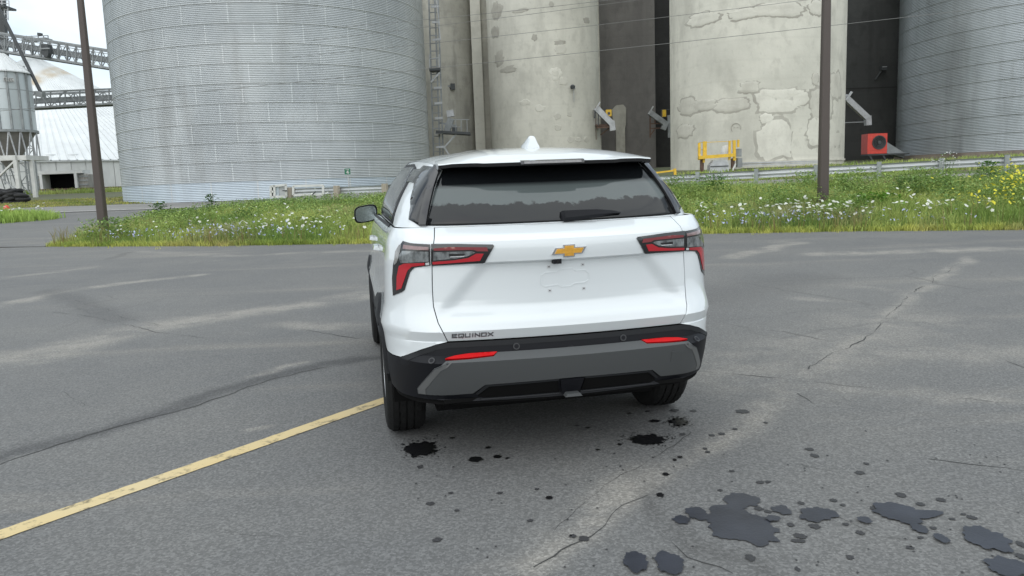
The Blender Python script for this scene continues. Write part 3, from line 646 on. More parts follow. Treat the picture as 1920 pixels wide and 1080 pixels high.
# ---- yellow guarded platform at the foot of the cream silo
Y=47.5
t=empty('guarded_platform',at(1347,320,Y),'yellow steel guard rail platform at the foot of the cream silo','railing')
for a,b,w_ in(((1311,268),(1311,300),.14),((1320,265),(1319.5,305),.12),((1323,265),(1323,293),.12),((1368,264),(1367.5,300),.12),((1376.5,263),(1377,301),.16),((1384.5,262),(1384,276),.12)):barobj('post',at(*a,Y),at(*b,Y),w_,w_,YEL,t)
barobj('beam',at(1310,295.5,Y-.15),at(1378,290.5,Y-.15),.16,.20,YEL,t)
for a,b in(((1311,267.5),(1376,264.5)),((1311,281),(1324,280))):barobj('thin_rail',at(*a,Y+.3),at(*b,Y+.3),.03,.03,YEL,t)
for x in(1316,1374):barobj('leg',at(x,297,Y+.2),at(x,332,Y+.2),.2,.2,RUSTB,t)
p=at(1361,283,Y+.6);t=empty('pump_motor',p,'small white domed motor on the yellow guarded platform','motor');mb=MB();mb.lathe([(.30,-.25),(.30,.1),(.22,.28),(.01,.34)],16);mb.obj('dome',WHST,t,40);mb=MB();mb.box(-.42,.42,-.3,.3,-.33,-.251);mb.obj('base_plate',DKST,t)
p=at(1345,316,Y-.2);t=empty('control_cabinet',p,'pale grey machine casing under the yellow guarded platform','machine')
mb=MB();mb.prism([(-.55,-.5),(.62,-.5),(.62,.20),(.5,.50),(-.25,.50),(-.5,.2)],-.3,.4);mb.obj('casing',LGREY,t);mb=MB();mb.box(-.5,.58,-.34,-.302,.1,.16);mb.obj('seam_bar',DKST,t);mb=MB();mb.bar((.72,-.3,-.4),(1.02,-.3,.25),.08);mb.obj('strut',WHST,t);mb=MB();mb.lathe([(.18,-.45),(.18,-.2),(.01,-.12)],12,(-.5,-.5,0));mb.obj('bucket',WHST,t)
p=at(1384,300,Y+.5);t=empty('conduit_boxes',p,'grey conduit boxes on the silo wall beside the yellow platform','junction box')
mb=MB();mb.box(-.2,.16,-.2,.1,.2,.68);mb.obj('upper_box',GREYST,t);mb=MB();mb.box(-.1,.2,-.2,.1,-.45,.12);mb.obj('lower_box',GREYST,t)
for k in(0,1):barobj('pipe',at(1384,306+k*4,Y+.6),at(1535,302+k*3,Y+.6),.07,.07,LGREY,t)
# yellow pipe gate left of the platform
t=empty('pipe_gate',at(1240,325,44),'yellow pipe barrier arm at the left end of the right guardrail','gate')
barobj('gate_arm',at(1205,327,44),at(1266,319.5,44),.09,.09,YEL,t);barobj('gate_post',at(1265,316,44),at(1266,330,44),.14,.14,YEL,t)
# ---- ladder tower and walkways on the dark silo
Y=62.5
t=empty('access_ladder',at(818,285,Y),'caged steel ladder tower beside the big pale steel bin','ladder')
for x0,x1 in((803,813),(814,825),(820,831)):barobj('rail',at(x0,-40,Y),at(x1,292,Y),.12,.12,GREYST,t)
for k in range(22):
    y=-20+k*14.5;dx=(y)/330*11;barobj('rung',at(804.5+dx,y,Y),at(819+dx,y-.5,Y),.07,.07,GREYST,t)
for y in(13,42,75,165,194,222,250,276):
    dx=y/330*11;barobj('cage_hoop',at(808+dx,y,Y-.6),at(823+dx,y-1,Y-.6),.10,.16,LGREY,t)
for x0,x1 in((822,826),):barobj('cage_bar',at(x0-6,-30,Y-.7),at(x1,75,Y-.7),.06,.06,LGREY,t)
t=empty('landing',at(816,131,Y),'small steel landing high on the caged ladder','landing')
barobj('deck',at(806,132,Y),at(826,131,Y),1.2,.22,DKST,t)
for x in(806,824):barobj('post',at(x,132,Y-.5),at(x-1,102,Y-.5),.08,.08,LGREY,t)
barobj('top_rail',at(806,110,Y-.5),at(824,108,Y-.5),.05,.05,LGREY,t);barobj('brace',at(808,154,Y-.3),at(825,136,Y-.3),.14,.14,LGREY,t)
t=empty('landing',at(850,251,Y),'wide steel landing with hand rails above the left end of the car roof','landing')
barobj('deck',at(819,248,Y),at(882,251,Y),1.6,.20,DKST,t)
for x in(844,855,865,876):barobj('post',at(x,249,Y-.6),at(x-.5,224,Y-.6),.06,.06,GREYST,t)
barobj('top_rail',at(844,224,Y-.6),at(880,224,Y-.6),.05,.05,GREYST,t);barobj('mid_rail',at(844,238,Y-.6),at(866,238,Y-.6),.05,.05,GREYST,t)
barobj('brace',at(833,276,Y-.3),at(857,250,Y-.3),.12,.12,LGREY,t);barobj('brace',at(833,276,Y-.3),at(842,290,Y-.3),.12,.12,LGREY,t)
t=empty('conveyor_drive',at(845,240,Y+.5),'grey inclined conveyor drive standing on the wide landing','machine')
barobj('drive_belt_guard',at(822,230,Y+.4),at(856,236,Y+.4),.16,.14,GREYST,t);barobj('casing',at(838,246,Y+.6),at(846,222,Y+.6),.55,.5,GREYST,t);barobj('head_box',at(838,214,Y+.6),at(851,212,Y+.6),.5,.5,LGREY,t);barobj('motor',at(848,243,Y+.2),at(857,243,Y+.2),.45,.45,DKST,t)
p=hit(848,163,cA);pp=Vector((cA[0]+(cA[2]+.1)*math.cos(p[0]),cA[1]+(cA[2]+.1)*math.sin(p[0]),p[1]));t=empty('cable_bracket',pp,'dark bracket and hanging cable on the dark silo','bracket')
mb=MB();mb.box(-.18,.18,-.2,.1,-.25,.25);mb.obj('plate',DKST,t);mb=MB();mb.bar((-.65,-.1,.1),(0,-.1,0),.1);mb.bar((-.55,-.1,.1),(-.50,-.1,-2.6),.05);mb.obj('cable',GREYST,t)
# ================================================================ SUV surface definition (car frame: x right, y forward, z up, origin on the ground below the rear axle)
def bez(p0,p1,p2,p3,t):
    s=1-t
    return tuple(s*s*s*a+3*s*s*t*b+3*s*t*t*c+t*t*t*d for a,b,c,d in zip(p0,p1,p2,p3))
YC=[(.20,-.70),(.27,-.84),(.33,-.905),(.39,-.888),(.47,-.930),(.60,-.985),(.632,-.940),(.70,-.934),(.705,-.928),(.757,-.955),(.79,-.946),(.845,-.924),(.87,-.919),(.95,-.922),(1.085,-.930),(1.10,-.938),(1.14,-.944),(1.18,-.944),(1.205,-.938),(1.225,-.918),(1.25,-.868),(1.28,-.80)]
KB=[(.3,.14),(.62,.12),(.76,.13),(.9,.22),(1.1,.27),(1.2,.26),(1.28,.235)]
WZ=[(.20,.80),(.27,.86),(.35,.90),(.50,.925),(.62,.930),(.70,.937),(.757,.949),(.86,.923),(.95,.918),(1.10,.912),(1.18,.898),(1.22,.885),(1.25,.872),(1.28,.855)]
YF=[(.20,3.45),(.35,3.58),(.6,3.66),(.8,3.66),(1.0,3.58),(1.28,3.40)]
ZR=[.20,.24,.27,.30,.33,.36,.39,.43,.47,.51,.555,.60,.616,.632,.665,.70,.705,.73,.757,.775,.80,.83,.86,.90,.95,1.0,1.045,1.075,1.085,1.10,1.12,1.14,1.16,1.18,1.192,1.205,1.215,1.225,1.2375,1.25,1.265,1.28]
NR,NC,NS,NF=20,12,40,10
def ztop(y): return itp(y,[(2.0,1.28),(2.5,1.22),(3.0,1.15),(3.4,1.05),(3.66,.97)])
def yrear(x,z):
    y=itp(z,YC)+itp(z,KB)*x*x
    xe=.43+(1.10-z)*.85
    if .72<z<1.0999:
        y+=.034*sst(.79,.87,z)*sst(-.05,.06,xe-abs(x))
    return y
def plan(z):
    """half outline rear centre -> front centre at height z (before hood squash)"""
    xs=itp(z,[(.39,.62),(.62,.655),(.80,.68),(1.1,.70),(1.28,.66)])
    W=itp(z,WZ); yf=itp(z,YF)
    P=[]
    for i in range(NR+1):
        x=xs*i/NR; P.append((x,yrear(x,z)))
    k=itp(z,KB); y0=P[-1][1]; yS=-.45
    L=.13
    p1=(xs+L,y0+2*k*xs*L); p2=(W,yS-.22)
    for i in range(1,NC+1): P.append(bez(P[NR],p1,p2,(W,yS),i/NC))
    yE=2.75
    for i in range(1,NS+1):
        t=i/NS; y=yS+(yE-yS)*t
        P.append((W-.012*sst(1.9,2.75,y),y))
    w2=W-.012
    q0=(w2,yE);q3=(.45,yf-.10)
    for i in range(1,NF+1): P.append(bez(q0,(w2,yE+.5),(.72,yf-.16),q3,i/NF))
    for i in range(1,7):
        x=.45*(1-i/6); P.append((x,yf-.10*(x/.45)**2))
    return P
def lower():
    """list of rows of 3D points (half, x>=0)"""
    R=[]
    for z in ZR:
        row=[]
        for x,y in plan(z):
            zz=z if z<=.9 else .9+(z-.9)*(ztop(y)-.9)/.38
            row.append((x,y,zz))
        R.append(row)
    return R
# greenhouse curves (half): segments rear, corner, side, front
BELT=dict(rx=.66,ry0=-.795,rk=.235,cx=.846,cy=-.40,z0=1.277,zf=1.235,yA=2.05,fx=.74,fy0=2.50,fy1=2.22)
def side_x_b(y): return .846-.02*sst(1.2,2.2,y)
TOPX=[(-.50,.588),(-.3,.614),(0,.640),(.5,.662),(1.0,.66),(1.45,.615)]
TOPZ=[(-.60,1.585),(-.45,1.602),(-.2,1.626),(.2,1.645),(.7,1.65),(1.1,1.635),(1.45,1.585)]
def greenhouse():
    b=[];t=[]
    n=14
    for i in range(n+1):
        x=.66*i/n; b.append((x,-.795+.235*x*x,1.277))
        x2=.52*i/n; t.append((x2,-.470+.10*x2*x2,1.600+.012*(1-(x2/.52)**2)))
    y0=b[-1][1];y1=t[-1][1]
    for i in range(1,9):
        p=bez((.66,y0),(.75,y0+.028),(.846,-.56),(.846,-.40),i/8); b.append((p[0],p[1],1.277))
        p=bez((.52,y1),(.56,y1+.01),(.592,y1+.02),(.604,-.36),i/8); t.append((p[0],p[1],itp(p[1],TOPZ)))
    m=30
    for i in range(1,m+1):
        f=i/m
        y=-.40+(2.05+.40)*f; b.append((side_x_b(y),y,1.277-.03*sst(1.0,2.05,y)))
        y=-.36+(1.40+.36)*f; t.append((itp(y,TOPX),y,itp(y,TOPZ)))
    xb,yb,zb=b[-1];xt,yt,zt=t[-1]
    for i in range(1,13):
        f=i/12
        x=xb*(1-f); b.append((x,2.05+.42*(1-(x/xb)**2),zb-.02*f))
        x=xt*(1-f); t.append((x,yt+.16*(1-(x/xt)**2),zt+.03*f))
    rows=[]
    N=14
    for j in range(N+1):
        v=j/N; row=[]
        for i,(p,q) in enumerate(zip(b,t)):
            bul=(.030+.012*(i>n+8))*4*v*(1-v)
            x,y,z=[a+(c-a)*v for a,c in zip(p,q)]
            # outward direction: toward side
            if i<=n: d=(0,-1)
            elif i<=n+8:
                a=(i-n)/8*math.pi/2; d=(math.sin(a),-math.cos(a))
            elif i<=n+8+m: d=(1,0)
            else: d=(0,1)
            row.append((x+d[0]*bul,y+d[1]*bul,z))
        rows.append(row)
    return rows
def roof_z(x,y):
    xe=itp(y,TOPX); ze=itp(y,TOPZ)
    s=min(1,abs(x)/xe)
    return ze+.067*(1-s**2.6)
class Surf:
    """half grid of rows mirrored about x=0; addressed by (U,V): arc length along the outline and row height"""
    def __init__(s,rows,vv):
        s.R=rows;s.vv=vv;mid=rows[len(rows)//2];s.uu=[0.0]
        for a,b in zip(mid,mid[1:]):s.uu.append(s.uu[-1]+math.dist(a,b))
        s.n=len(mid)
    def _i(s,arr,x):
        lo,hi=0,len(arr)-1
        if x<=arr[0]:return 0,0.0
        if x>=arr[-1]:return hi-1,1.0
        while hi-lo>1:
            m=(lo+hi)//2
            if arr[m]<=x:lo=m
            else:hi=m
        return lo,(x-arr[lo])/(arr[hi]-arr[lo])
    def p(s,U,V):
        sg=-1 if U<0 else 1
        i,a=s._i(s.uu,abs(U));j,b=s._i(s.vv,V)
        r0,r1=s.R[j],s.R[j+1]
        q=[(r0[i][k]*(1-a)+r0[i+1][k]*a)*(1-b)+(r1[i][k]*(1-a)+r1[i+1][k]*a)*b for k in range(3)]
        return Vector((sg*q[0],q[1],q[2]))
    def nrm(s,U,V):
        e=.012;v0=max(s.vv[0],V-e);v1=min(s.vv[-1],V+e)
        n=(s.p(U+e,V)-s.p(U-e,V)).cross(s.p(U,v1)-s.p(U,v0))
        n.normalize();return n
    def find(s,kind,a,b):
        """kind 'r': (x,z) seen from behind; 's': (y,z) seen from the side (x>0)"""
        sg=-1 if (kind=='r' and a<0) else 1
        a_=abs(a) if kind=='r' else a;k=0 if kind=='r' else 1
        best=None
        for j,r in enumerate(s.R):
            for i,q in enumerate(r):
                if kind=='r' and i>s.rear:break
                if kind=='s' and (i<s.s0 or i>s.s1):continue
                d=(q[k]-a_)**2+(q[2]-b)**2
                if best is None or d<best[0]:best=(d,s.uu[i],s.vv[j])
        U,V=best[1],best[2]
        for _ in range(14):
            q=s.p(U,V);e=1e-3
            qu=s.p(U+e,V);qv=s.p(U,min(V+e,s.vv[-1])) if V+e<s.vv[-1] else None
            if qv is None:
                qv=q+(q-s.p(U,V-e))
            A=(qu[k]-q[k])/e;B=(qv[k]-q[k])/e;C=(qu[2]-q[2])/e;D=(qv[2]-q[2])/e
            det=A*D-B*C
            if abs(det)<1e-6:break
            f=a_-q[k];g=b-q[2]
            du=(f*D-B*g)/det;dv=(A*g-C*f)/det
            du=max(-.06,min(.06,du));dv=max(-.06,min(.06,dv))
            U=max(0.0 if kind=='r' else -.0,U+du*.8);V=max(s.vv[0],min(s.vv[-1],V+dv*.8))
        return (sg*U,V)
SL=Surf(lower(),ZR);SL.rear=NR+NC;SL.s0=NR+2;SL.s1=NR+NC+NS+NF
gh=greenhouse();SG=Surf(gh,[j/14*.34 for j in range(15)]);SG.rear=14+8;SG.s0=14+1;SG.s1=14+8+30
def patch(S,pts,off,thick=.01,step=.025,mirror=False,bev=0):
    q=[S.find(*p) if isinstance(p[0],str) else p for p in pts]
    poly=[]
    for a,b in zip(q,q[1:]+q[:1]):
        l=math.dist(a,b);n=max(1,int(l/step))
        for i in range(n):poly.append((a[0]+(b[0]-a[0])*i/n,a[1]+(b[1]-a[1])*i/n))
    us=[x for x,_ in poly];vs=[y for _,y in poly]
    inside=[]
    def inp(x,y):
        c=False
        for (x0,y0),(x1,y1) in zip(poly,poly[1:]+poly[:1]):
            if (y0>y)!=(y1>y) and x<(x1-x0)*(y-y0)/(y1-y0)+x0:c=not c
        return c
    uu=[u for u in [-u for u in S.uu[::-1]][:-1]+S.uu if min(us)<u<max(us)]
    for u in uu:
        for v in S.vv:
            if min(vs)<v<max(vs) and inp(u,v) and min((u-x)**2+(v-y)**2 for x,y in poly)>(.004)**2:inside.append((u,v))
    P=[Vector(p) for p in poly+inside];n=len(poly)
    ov,oe,of,*_=delaunay_2d_cdt(P,[(i,(i+1)%n) for i in range(n)],[],1,1e-6)
    V=[];F=[]
    for v in ov:V.append(S.p(v.x,v.y)+S.nrm(v.x,v.y)*off)
    ec={}
    for f in of:
        f=list(f);a,b,c=[ov[i] for i in f[:3]]
        if (b.x-a.x)*(c.y-a.y)-(b.y-a.y)*(c.x-a.x)<0:f=f[::-1]
        F.append(tuple(f))
        for i in range(len(f)):ec[(f[i],f[(i+1)%len(f)])]=1
    bd=[e for e in ec if (e[1],e[0]) not in ec]
    mp={}
    for a,b in bd:
        for i in (a,b):
            if i not in mp:
                mp[i]=len(V);v=ov[i];V.append(S.p(v.x,v.y)+S.nrm(v.x,v.y)*(off-thick))
        F.append((b,a,mp[a],mp[b]))
    # make sure faces look outward
    f=F[0];nn=(Vector(V[f[1]])-Vector(V[f[0]])).cross(Vector(V[f[2]])-Vector(V[f[0]]))
    v=ov[f[0]]
    if nn.dot(S.nrm(v.x,v.y))<0:F=[g[::-1] for g in F]
    return V,F
def mirr(V,F): return [(-x,y,z) for x,y,z in V],[f[::-1] for f in F]
# ---- car materials
PAINT=PM('white_car_paint',(.635,.67,.685),.32,coat=1.0)
BLK=PM('black_textured_plastic',(.016,.017,.019),.62,spec=.25,bump=.12,bs=260)
BLK2=PM('dark_bumper_plastic',(.006,.0065,.009),.55,spec=.25)
GLOSS=PM('gloss_black_trim',(.010,.010,.011),.08,coat=.6)
GREY=PM('grey_skid_plastic',(.074,.078,.080),.5,spec=.4,bump=.06,bs=300)
HULLM=PM('underbody_black',(.006,.006,.006),.9,spec=.1)
RUB=PM('tyre_rubber',(.010,.010,.010),.82,spec=.25,bump=.35,bs=150)
ALLOY=PM('alloy_rim',(.45,.45,.46),.32,metal=.9)
REDL=PM('red_lamp_lens',(.42,.012,.022),.12,coat=1.0)
REDD=PM('dark_red_lamp_lens',(.20,.035,.040),.10,coat=1.0)
REFL=PM('red_reflector',(.50,.003,.005),.4,spec=.2)
SMOKE=PM('smoked_lamp_chrome',(.20,.215,.22),.16,metal=.35,coat=1.0,var=.75,vs=38,stretch=(1,1,.6))
LAMPBK=PM('lamp_housing_black',(.012,.012,.013),.15,coat=.8)
CLEARL=PM('clear_lamp_block',(.55,.56,.57),.2,coat=.6)
CHROME=PM('chrome',(.75,.75,.76),.12,metal=1)
GOLD=PM('gold_emblem',(.70,.36,.045),.30,metal=.25,coat=.7,var=.15,vs=60)
BADGE=PM('dark_chrome_badge',(.16,.165,.18),.3,metal=.6)
MIRG=PM('mirror_glass',(.26,.30,.31),.10,metal=1,var=.2,vs=90)
def glass_mat():
    m,n,N,L,b=newmat('tinted_car_glass')
    b.inputs['Base Color'].default_value=(.006,.007,.008,1);b.inputs['Roughness'].default_value=.03;b.inputs['IOR'].default_value=1.62
    return m
GLS=glass_mat()
def rear_glass_mat():
    """tinted pane with a dried water film whose ragged edge shows as a slightly milky area"""
    m,n,N,L,b=newmat('rear_window_glass')
    tc=N.new('ShaderNodeTexCoord');P=tc.outputs['Object']
    nz=N.new('ShaderNodeTexNoise');nz.inputs['Scale'].default_value=7;nz.inputs['Detail'].default_value=9;nz.inputs['Roughness'].default_value=.62;L.new(P,nz.inputs['Vector'])
    sx=N.new('ShaderNodeSeparateXYZ');L.new(P,sx.inputs[0])
    a=N.new('ShaderNodeMath');a.operation='MULTIPLY_ADD';L.new(nz.outputs[0],a.inputs[0]);a.inputs[1].default_value=.13;L.new(sx.outputs[2],a.inputs[2])
    r=N.new('ShaderNodeMapRange');r.inputs[1].default_value=1.449;r.inputs[2].default_value=1.456;L.new(a.outputs[0],r.inputs[0])
    v=N.new('ShaderNodeTexVoronoi');v.inputs['Scale'].default_value=4.2;L.new(P,v.inputs['Vector'])
    vr=N.new('ShaderNodeMapRange');vr.inputs[1].default_value=.115;vr.inputs[2].default_value=.10;L.new(v.outputs['Distance'],vr.inputs[0])
    mx=N.new('ShaderNodeMath');mx.operation='MAXIMUM';L.new(r.outputs[0],mx.inputs[0]);L.new(vr.outputs[0],mx.inputs[1])
    rt_=N.new('ShaderNodeMapRange');rt_.inputs[1].default_value=1.495;rt_.inputs[2].default_value=1.47;L.new(sx.outputs[2],rt_.inputs[0])  # paints in the spoiler's dark reflection: milky film colour fades out toward the top
    m2_=N.new('ShaderNodeMath');m2_.operation='MULTIPLY';L.new(mx.outputs[0],m2_.inputs[0]);L.new(rt_.outputs[0],m2_.inputs[1])
    c=N.new('ShaderNodeMix');c.data_type='RGBA';c.inputs[6].default_value=(.006,.007,.008,1);c.inputs[7].default_value=(.085,.10,.10,1);L.new(m2_.outputs[0],c.inputs[0])
    L.new(c.outputs[2],b.inputs['Base Color']);b.inputs['Roughness'].default_value=.04;b.inputs['IOR'].default_value=1.5
    return m
RGLS=rear_glass_mat()
CAR=empty('suv',(0.108,4.861,0),'white compact SUV with black lower cladding parked in the middle of the lot','car',rz=R_(11.53))
def cm(name,VF,mat,parent=None,smooth=28): return mesh(name,VF[0],VF[1],mat,parent or CAR,smooth)
def both(name,S,pts,off,mat,thick=.01,parents=None,step=.025,smooth=28):
    V,F=patch(S,pts,off,thick,step)
    a=cm(name,(V,F),mat,parents[0] if parents else None,smooth);b=cm(name,mirr(V,F),mat,parents[1] if parents else None,smooth)
    return a,b
# ---- inner hull with wheel openings
V=[];F=[]
for sg in(1,-1):
    o=len(V);nc=SL.n
    for j,r in enumerate(SL.R):
        for i,q in enumerate(r):
            U,Vv=SL.uu[i],SL.vv[j];p=SL.p(U,Vv)-SL.nrm(max(U,.002),min(max(Vv,.201),1.279))*.014;V.append((sg*max(p.x,0),p.y,p.z))
    for j in range(len(SL.R)-1):
        for i in range(nc-1):
            a=o+j*nc+i;f=(a,a+1,a+nc+1,a+nc)
            cx=sum(V[k][1] for k in f)/4;cz=sum(V[k][2] for k in f)/4;xx=abs(V[a][0])
            if cx<-.30 and cz<.372:continue
            if xx>.6 and any(math.hypot(cx-y0,cz-.365)<.425 for y0 in(0,2.73)):continue
            F.append(f if sg>0 else f[::-1])
cm('underbody',(V,F),HULLM,smooth=None)
mb=MB();mb.box(-.80,.80,.42,2.3,.185,.24);mb.box(-.66,.66,-.40,3.4,.20,.255);mb.add([(-.66,-.86,.372),(.66,-.86,.372),(.68,-.40,.26),(-.68,-.40,.26),(-.66,-.86,.392),(.66,-.86,.392),(.68,-.40,.29),(-.68,-.40,.29)],BOXF);mb.box(-.9,.9,.52,2.2,.20,.26)
mb.tube((-.6,-.05,.30),(.6,-.05,.30),.05);mb.box(-.50,.05,-.62,-.45,.29,.36)
mb.obj('floor_pan',HULLM,CAR)
for y0 in(0,2.73):
    for sg in(1,-1):
        mb=MB();mb.lathe([(.415,.50),(.415,.90)],28,(0,y0,.365),R_(-12),R_(192),axis='x')
        V=[(sg*x,y,z) for x,y,z in mb.V];cm('wheel_well',(V,mb.F),HULLM,smooth=180)
# ---- white panels
def arc(y0,r,a0,a1,n=14): return [('s',y0+r*math.cos(R_(a0+(a1-a0)*i/n)),.365+r*math.sin(R_(a0+(a1-a0)*i/n))) for i in range(n+1)]
SEAM=[(1.276,.655),(1.2,.676),(1.09,.687),(.97,.692),(.88,.692),(.80,.677),(.75,.655),(.703,.634)]
# tailgate as a structured grid so its creases stay crisp
V=[];F=[];zs=sorted(set([round(z,4) for z in ZR if .704<z<1.277]+[1.276]+[round(.76+.008*i,4) for i in range(40)]));K=90
for z in zs:
    xs=itp(z,[(a,b) for a,b in SEAM[::-1]])-.0025
    for i in range(K+1):
        x=-xs+2*xs*i/K
        # direct evaluation: inside the rear span the outline is yrear(x,z)
        lim=itp(z,[(.39,.62),(.62,.655),(.80,.68),(1.1,.70),(1.28,.66)])
        V.append((x,yrear(min(abs(x),lim),z)+ (0 if abs(x)<=lim else .9*(abs(x)-lim))-.002,z))
for j in range(len(zs)-1):
    for i in range(K):a=j*(K+1)+i;F.append((a,a+1,a+K+2,a+K+1))
m0=len(V)
ring=[i for i in range(K+1)]+[j*(K+1)+K for j in range(1,len(zs))]+[(len(zs)-1)*(K+1)+i for i in range(K-1,-1,-1)]+[j*(K+1) for j in range(len(zs)-2,0,-1)]
for i in ring:x,y,z=V[i];V.append((x,y+.018,z))
for k in range(len(ring)):a=ring[k];b=ring[(k+1)%len(ring)];F.append((b,a,m0+k,m0+(k+1)%len(ring)))
GATE=cm('tailgate',(V,F),PAINT,smooth=24)
DOORE=[('s',.05,1.276),('s',.13,1.15),('s',.24,1.0),('s',.36,.82),('s',.405,.66)]
ar=arc(0,.49,150,37)
quarter=[('r',x+.0025,z) for z,x in SEAM]+[('r',.69,.692),('r',.762,.666),('r',.83,.628),('r',.866,.608),('s',-.62,.604),('s',-.52,.606)]+ar[1:-1]+DOORE[::-1]
QP=both('quarter_panel',SL,quarter,.002,PAINT,.016)
def sh(pts,dy): return [(k,y+dy,z) for k,y,z in pts]
rd=sh(DOORE,.006)+[('s',.415,.60),('s',.43,.43),('s',1.17,.43),('s',1.17,1.276)]
RD=both('rear_door',SL,rd,.002,PAINT,.016)
FD=both('front_door',SL,[('s',1.176,1.276),('s',1.176,.43),('s',2.15,.43),('s',2.14,.9),('s',2.08,1.25)],.002,PAINT,.016)
fen=[('s',2.09,1.25),('s',2.146,.9),('s',2.156,.43),('s',2.22,.43)]+arc(2.73,.49,173,15)+[('s',3.22,.62),('s',3.2,.95),('s',3.0,1.14)]
both('front_fender',SL,fen,.002,PAINT,.016)
FB=cm('front_bumper',patch(SL,[('s',3.225,.62),(SL.uu[-1],.60),(SL.uu[-1],.92),('s',3.205,.92)],.002,.016),PAINT)
cm('front_bumper',mirr(*patch(SL,[('s',3.225,.62),(SL.uu[-1],.60),(SL.uu[-1],.92),('s',3.205,.92)],.002,.016)),PAINT)
both('grille',SL,[(SL.uu[-1],.34),('s',3.28,.36),('s',3.24,.60),(SL.uu[-1],.59)],.004,BLK)
both('headlamp',SL,[('s',3.24,.78),('s',3.48,.76),('s',3.48,.88),('s',3.24,.90)],.008,SMOKE)
V=[];F=[]
for j in range(13):
    y=2.12+j/12*1.36;wd=.86-.0*y if y<2.8 else .86-.28*((y-2.8)/.68)**2
    for i in range(17):
        t=-1+2*i/16;V.append((t*wd,y,ztop(y)-.02+.05*(1-t*t)*(1-.3*j/12)))
for j in range(12):
    for i in range(16):a=j*17+i;F.append((a,a+1,a+18,a+17))
cm('hood',(V,F),PAINT,smooth=180)
# ---- cladding
both('wheel_arch_trim',SL,arc(0,.487,168,35)+arc(0,.402,35,172)+[('s',-.45,.415)],.020,BLK,.03)
both('wheel_arch_trim',SL,arc(2.73,.487,168,12)+arc(2.73,.402,12,200),.020,BLK,.03)
both('rocker_trim',SL,[('s',.425,.425),('s',.40,.26),('s',2.31,.26),('s',2.27,.425)],.016,BLK,.03)
# ---- rear bumper
up_=[('r',.634,.698),('r',.69,.688),('r',.762,.662),('r',.83,.624),('r',.866,.604),('s',-.62,.600),('s',-.50,.600)]
lowb=[('s',-.46,.47),('s',-.50,.415),('r',.86,.392),('r',.70,.385),('r',.5,.372),('r',0,.368)]
half=[('r',0,.698)]+up_+lowb
V,F=patch(SL,half,.004,.02)
BUMP=cm('rear_bumper',(V,F),BLK2);cm('rear_bumper',mirr(V,F),BLK2)
topb=[('r',0,.698)]+up_[:5]+[('r',.83,.600),('r',.76,.636),('r',.69,.664),('r',.634,.672),('r',0,.672)]
both('bumper_top_ledge',SL,topb,.0065,BLK,.012)
def sym(pts): return pts+[(k,-a,b) for k,a,b in pts[::-1] if a>0]
sk=[('r',0,.632),('r',.388,.632),('r',.412,.613),('r',.53,.608),('r',.652,.606),('r',.708,.577),('r',.786,.452),('r',.782,.420),('r',.65,.424),('r',.515,.428),('r',.455,.476),('r',0,.482)]
SKID=cm('skid_plate',patch(SL,sym(sk),.014,.03),GREY,smooth=22)
both('skid_end_face',SL,[('r',.645,.604),('r',.704,.575),('r',.781,.452),('r',.778,.424),('r',.745,.424),('r',.748,.452),('r',.676,.572),('r',.625,.600)],.0165,PM('lit_skid_bevel',(.12,.123,.123),.45),.02)  # lighter grey copy of the skid paints in the light on the slanted end
for p in [(.09,.245,.572,.535)]:
    cm('tow_hook_cover',patch(SL,[('r',.555,.575),('r',.625,.570),('r',.622,.512),('r',.556,.516)],.0155,.006),GREY,SKID)
both('bumper_reflector',SL,[('r',.389,.637),('r',.412,.617),('r',.53,.612),('r',.613,.611),('r',.655,.613),('r',.604,.624),('r',.528,.633),('r',.453,.637)],.017,REFL,.02,[BUMP,BUMP])
# lower diffuser: two dark pockets either side of a central tow cover
both('diffuser_pocket',SL,[('r',.075,.468),('r',.43,.462),('r',.49,.405),('r',.46,.392),('r',.06,.396)],.009,HULLM,.012)
both('diffuser_lip',SL,[('r',.055,.392),('r',.47,.388),('r',.475,.376),('r',.055,.380)],.016,BLK,.03)
both('diffuser_rim',SL,[('r',.07,.479),('r',.452,.472),('r',.50,.425),('r',.49,.418),('r',.435,.465),('r',.07,.471)],.0155,BLK,.02)
cm('tow_cover',patch(SL,sym([('r',0,.474),('r',.062,.474),('r',.048,.392),('r',0,.392)]),.020,.03),BLK2)
mb=MB();mb.prism([(-.046,.380),(.046,.380),(.034,.396),(-.034,.396)],-.972,-.925);mb.obj('tow_cover_tab',GREY,CAR)
def ydisc(name,x,z,r,off,mat,parent,n=18,dep=.006):
    U,Vv=SL.find('r',x,z);p=SL.p(U,Vv);nn=SL.nrm(U,Vv);mb=MB()
    mb.tube(p+nn*(off-dep),p+nn*off,r,r,n);return mb.obj(name,mat,parent)
SENS=PM('sensor_ring_grey',(.032,.033,.036),.5)
for x,z in((.288,.662),(-.288,.662),(.72,.610),(-.72,.610)):
    s=ydisc('parking_sensor',x,z,.0175,.0088,SENS,BUMP);ydisc('sensor_face',x,z,.0115,.0095,BLK2,s)
